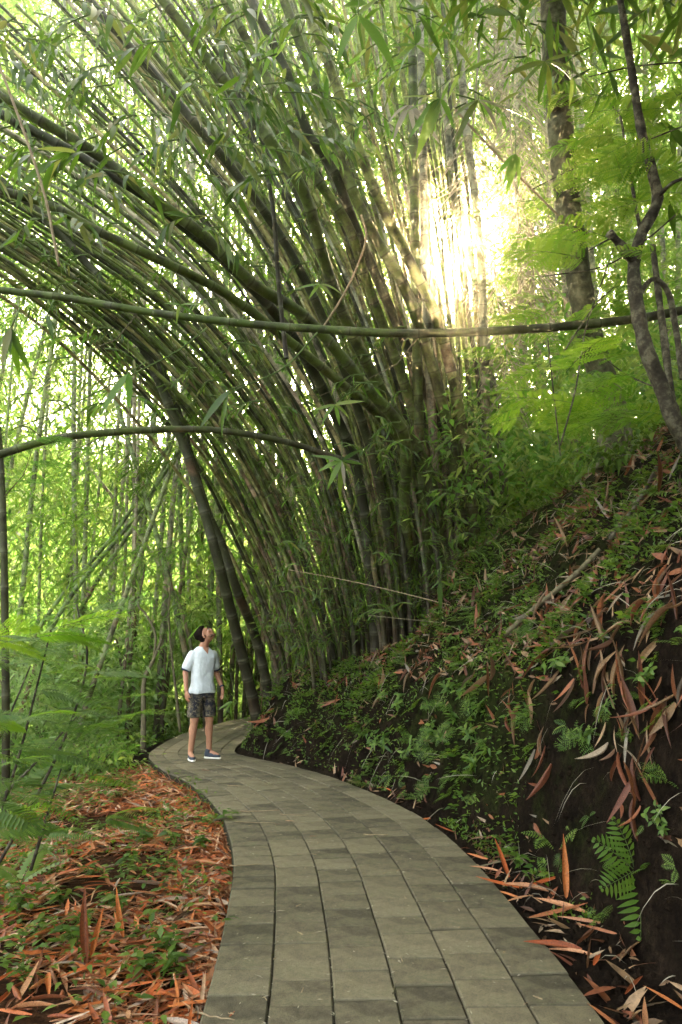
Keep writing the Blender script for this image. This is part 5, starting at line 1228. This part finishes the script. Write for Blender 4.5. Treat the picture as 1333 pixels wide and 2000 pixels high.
for s in (-1, 1):
    sh = (.156 * s, .008, 1.358); el = (.24 * s, .035, 1.13); wr = (.268 * s, -.05, .905)
    if s > 0: el = (.235, .04, 1.135); wr = (.28, -.07, .915)
    B += [cap(sh, el, .052, .039), cap(el, wr, .039, .026), uv_ell((.13 * s, .005, 1.375), (.055, .05, .045))]
    w_ = np.array(wr); B += [uv_ell(w_ + np.array([0, -.008, -.052]), (.019, .037, .05))]
    for q, (oy, L) in enumerate([(-.034, .062), (-.013, .074), (.009, .068), (.027, .052)]):
        r0 = w_ + np.array([0, oy - .008, -.085]); k1 = r0 + np.array([-.006 * s, -.006, -L * .5]); k2 = k1 + np.array([-.022 * s, -.008, -L * .42])
        B += [cap(r0, k1, .0095, .0088), cap(k1, k2, .0088, .0075)]
    t0 = w_ + np.array([0, -.03, -.03]); t1 = t0 + np.array([-.012 * s, -.026, -.035]); t2 = t1 + np.array([-.014 * s, -.008, -.03]); B += [cap(t0, t1, .012, .0105), cap(t1, t2, .0105, .0085)]
ft = {-1: ((-.135, -.01), R_(-20)), 1: ((.125, -.05), R_(28))}
for s in (-1, 1):
    (fx, fy), fa = ft[s]
    hip = (.085 * s, 0, .9); kn = (.105 * s + (0.005 if s > 0 else -.005), fy * .5 - .015, .50); an = (fx, fy + .02, .085)
    B += [cap(hip, kn, .088, .058), cap(kn, an, .053, .036), uv_ell(np.array(kn) * .68 + np.array(an) * .32 + (0, .014, 0), (.052, .052, .11)), uv_ell(np.array(kn) + (0, -.014, 0), (.046, .046, .052))]
    d = np.array([math.sin(fa), -math.cos(fa), 0]); B += [cap((fx, fy + .02, .085), np.array([fx, fy, .045]) + d * .12, .036, .028)]
fuse('body', B, .0062, M['skin'], man, 2)
# shirt
def wr_(co):
    z = co[:, 2]; x = co[:, 0]; y = co[:, 1]; a = np.arctan2(y, x)
    return .011 * fbm(a * 2.2 + z * 5, z * 9 - x * 9, 61, 3) * sstep(1.44, 1.3, z) + .006 * np.sin((z * 55 + a * 3)) * sstep(1.02, .9, z) * vnoise(a * 2, z * 5, 8) 
S = [loft([(0, -.004, .855, .186, .128), (0, -.004, .90, .182, .127), (0, -.003, 1.0, .16, .115), (0, -.005, 1.12, .158, .112), (0, -.008, 1.24, .17, .118), (0, -.003, 1.33, .185, .12), (0, .004, 1.385, .178, .106), (0, .008, 1.42, .14, .09), (0, .012, 1.452, .10, .074), (0, .013, 1.472, .078, .066)], 32)]
for s in (-1, 1):
    sh = np.array([.158 * s, .008, 1.362]); e = np.array([(.232 if s < 0 else .226) * s, .028, 1.19]); S += [cap(sh, sh + (e - sh) * .9, .066, .068)]
fuse('shirt', S, .0075, M['shirt'], man, 14, wr_)
for s in (-1, 1):   # navy cuff lining and collar
    sh = np.array([.158 * s, .008, 1.362]); e = np.array([(.232 if s < 0 else .226) * s, .028, 1.19]); d = nrmz(e - sh); c = sh + (e - sh) * .9 + d * .048
    V, T = tube(np.array([c - d * .004, c + d * .006, c + d * .014]), [.058, .056, .0535], 18); link('sleeve_cuff', mk('sleeve_cuff', V, T, M['navy']), man)
ang = np.linspace(0, 2 * math.pi, 33); nk = np.stack([.072 * np.cos(ang), .012 + .064 * np.sin(ang) - .02 * np.clip(-np.sin(ang), 0, 1) ** 3, 1.462 - .075 * np.clip(-np.sin(ang), 0, 1) ** 3 + .012 * np.sin(ang)], 1)
V, T = tube(nk, .0055, 6, False); link('collar', mk('collar', V, T, M['shirt']), man)
vn = []; Tn = []      # skin in the V neck
vn = np.array([(-.052, -.052, 1.462), (.052, -.052, 1.462), (0, -.112, 1.372), (0, -.085, 1.46)]) ; 
link('neck_opening', mk('neck_opening', vn + (0, -.010, 0), [[0, 2, 3], [3, 2, 1]], M['skin']), man)
# shorts
def wr2(co): return .006 * fbm(co[:, 0] * 14, co[:, 2] * 10 + co[:, 1] * 9, 71, 3)
Q = [loft([(0, 0, .80, .18, .122), (0, 0, .87, .176, .12), (0, 0, .93, .158, .11)], 30)]
for s in (-1, 1):
    kn = np.array([.108 * s, ft[s][0][1] * .5 - .005, .56]); Q += [loft([(kn[0] * 1.02, kn[1], .545, .087, .088), (kn[0], kn[1] * .8, .62, .088, .092), (.095 * s, kn[1] * .4, .72, .09, .102), (.084 * s, 0, .82, .09, .11), (.08 * s, 0, .88, .085, .108)], 26)]
fuse('shorts', Q, .0075, M['camo'], man, 3, wr2)
# shoes
for s in (-1, 1):
    (fx, fy), fa = ft[s]; o_m = Matrix.Translation((fx, fy, 0)) @ Matrix.Rotation(fa, 4, 'Z')
    sh = [uv_ell((0, -.015, .045), (.041, .085, .04)), uv_ell((0, -.095, .036), (.043, .072, .03)), uv_ell((0, .04, .058), (.035, .042, .05)), cap((0, .02, .07), (0, .025, .095), .040, .042)]
    o = fuse('shoe', sh, .006, M['shoe'], man, 3); o.matrix_local = o_m
    V, T = loft([(0, -.045, .0, .042, .122), (0, -.045, .013, .045, .128), (0, -.045, .024, .0435, .124)], 28); c = link('sole', mk('sole', V, T, M['sole']), o)
    mb = MB()
    for q in range(4): yy = -.075 + q * .026; zz = .066 + q * .011; mb.add(*tube(np.array([(-.026, yy, zz - .006), (0, yy + .004, zz + .006), (.026, yy, zz - .006)]), .0032, 5))
    c = link('lace', mb.mesh('lace', M['lace']), o)
# hair, beard, face
def hairfix(co):
    return .004 * fbm(co[:, 0] * 60, co[:, 2] * 60 + co[:, 1] * 40, 81, 2)
fuse('hair', [hell((0, .022, .062), (.080, .095, .076)), hell((0, -.045, .095), (.062, .04, .032)), hell((0, .055, .0), (.068, .05, .07)), hell((.052, .028, .02), (.028, .05, .05)), hell((-.052, .028, .02), (.028, .05, .05)), hell((0, -.035, .112), (.055, .035, .022)), hell((0, .05, .1), (.06, .05, .035))], .006, M['hair'], man, 2, hairfix)
fuse('beard', [hell((0, -.066, -.090), (.034, .029, .0235)), hell((.045, -.035, -.062), (.018, .04, .022), (R_(35), 0, 0)), hell((-.045, -.035, -.062), (.018, .04, .022), (R_(35), 0, 0)), hell((0, -.097, -.043), (.024, .010, .0065))], .005, M['beard'], man, 2)
V, T = hell((0, -.103, -.0575), (.019, .007, .0065)); link('lips', mk('lips', V, T, M['lip']), man)
for s in (-1, 1):
    V, T = hell((.029 * s, -.085, .012), (.0125, .009, .007)); e = link('eye', mk('eye', V, T, M['eyew']), man)
    V, T = hell((.029 * s, -.0925, .013), (.0055, .003, .0055)); link('iris', mk('iris', V, T, M['iris']), e)
    V, T = hell((.031 * s, -.097, .034), (.019, .005, .0042), (0, R_(-6 * s), 0)); link('eyebrow', mk('eyebrow', V, T, M['hair']), man)
# watch
wr = np.array([.28, -.07, .915]); el = np.array([.235, .04, 1.135]); d = nrmz(wr - el); V, T = tube(np.array([wr - d * .035, wr - d * .015]), [.0315, .031], 16); wt = link('watch', mk('watch', V, T, M['navy']), man)
V, T = uv_ell(wr - d * .025 + np.array([.028, -.012, 0]), (.008, .017, .019)); link('watch_face', mk('watch_face', V, T, M['iris']), wt)
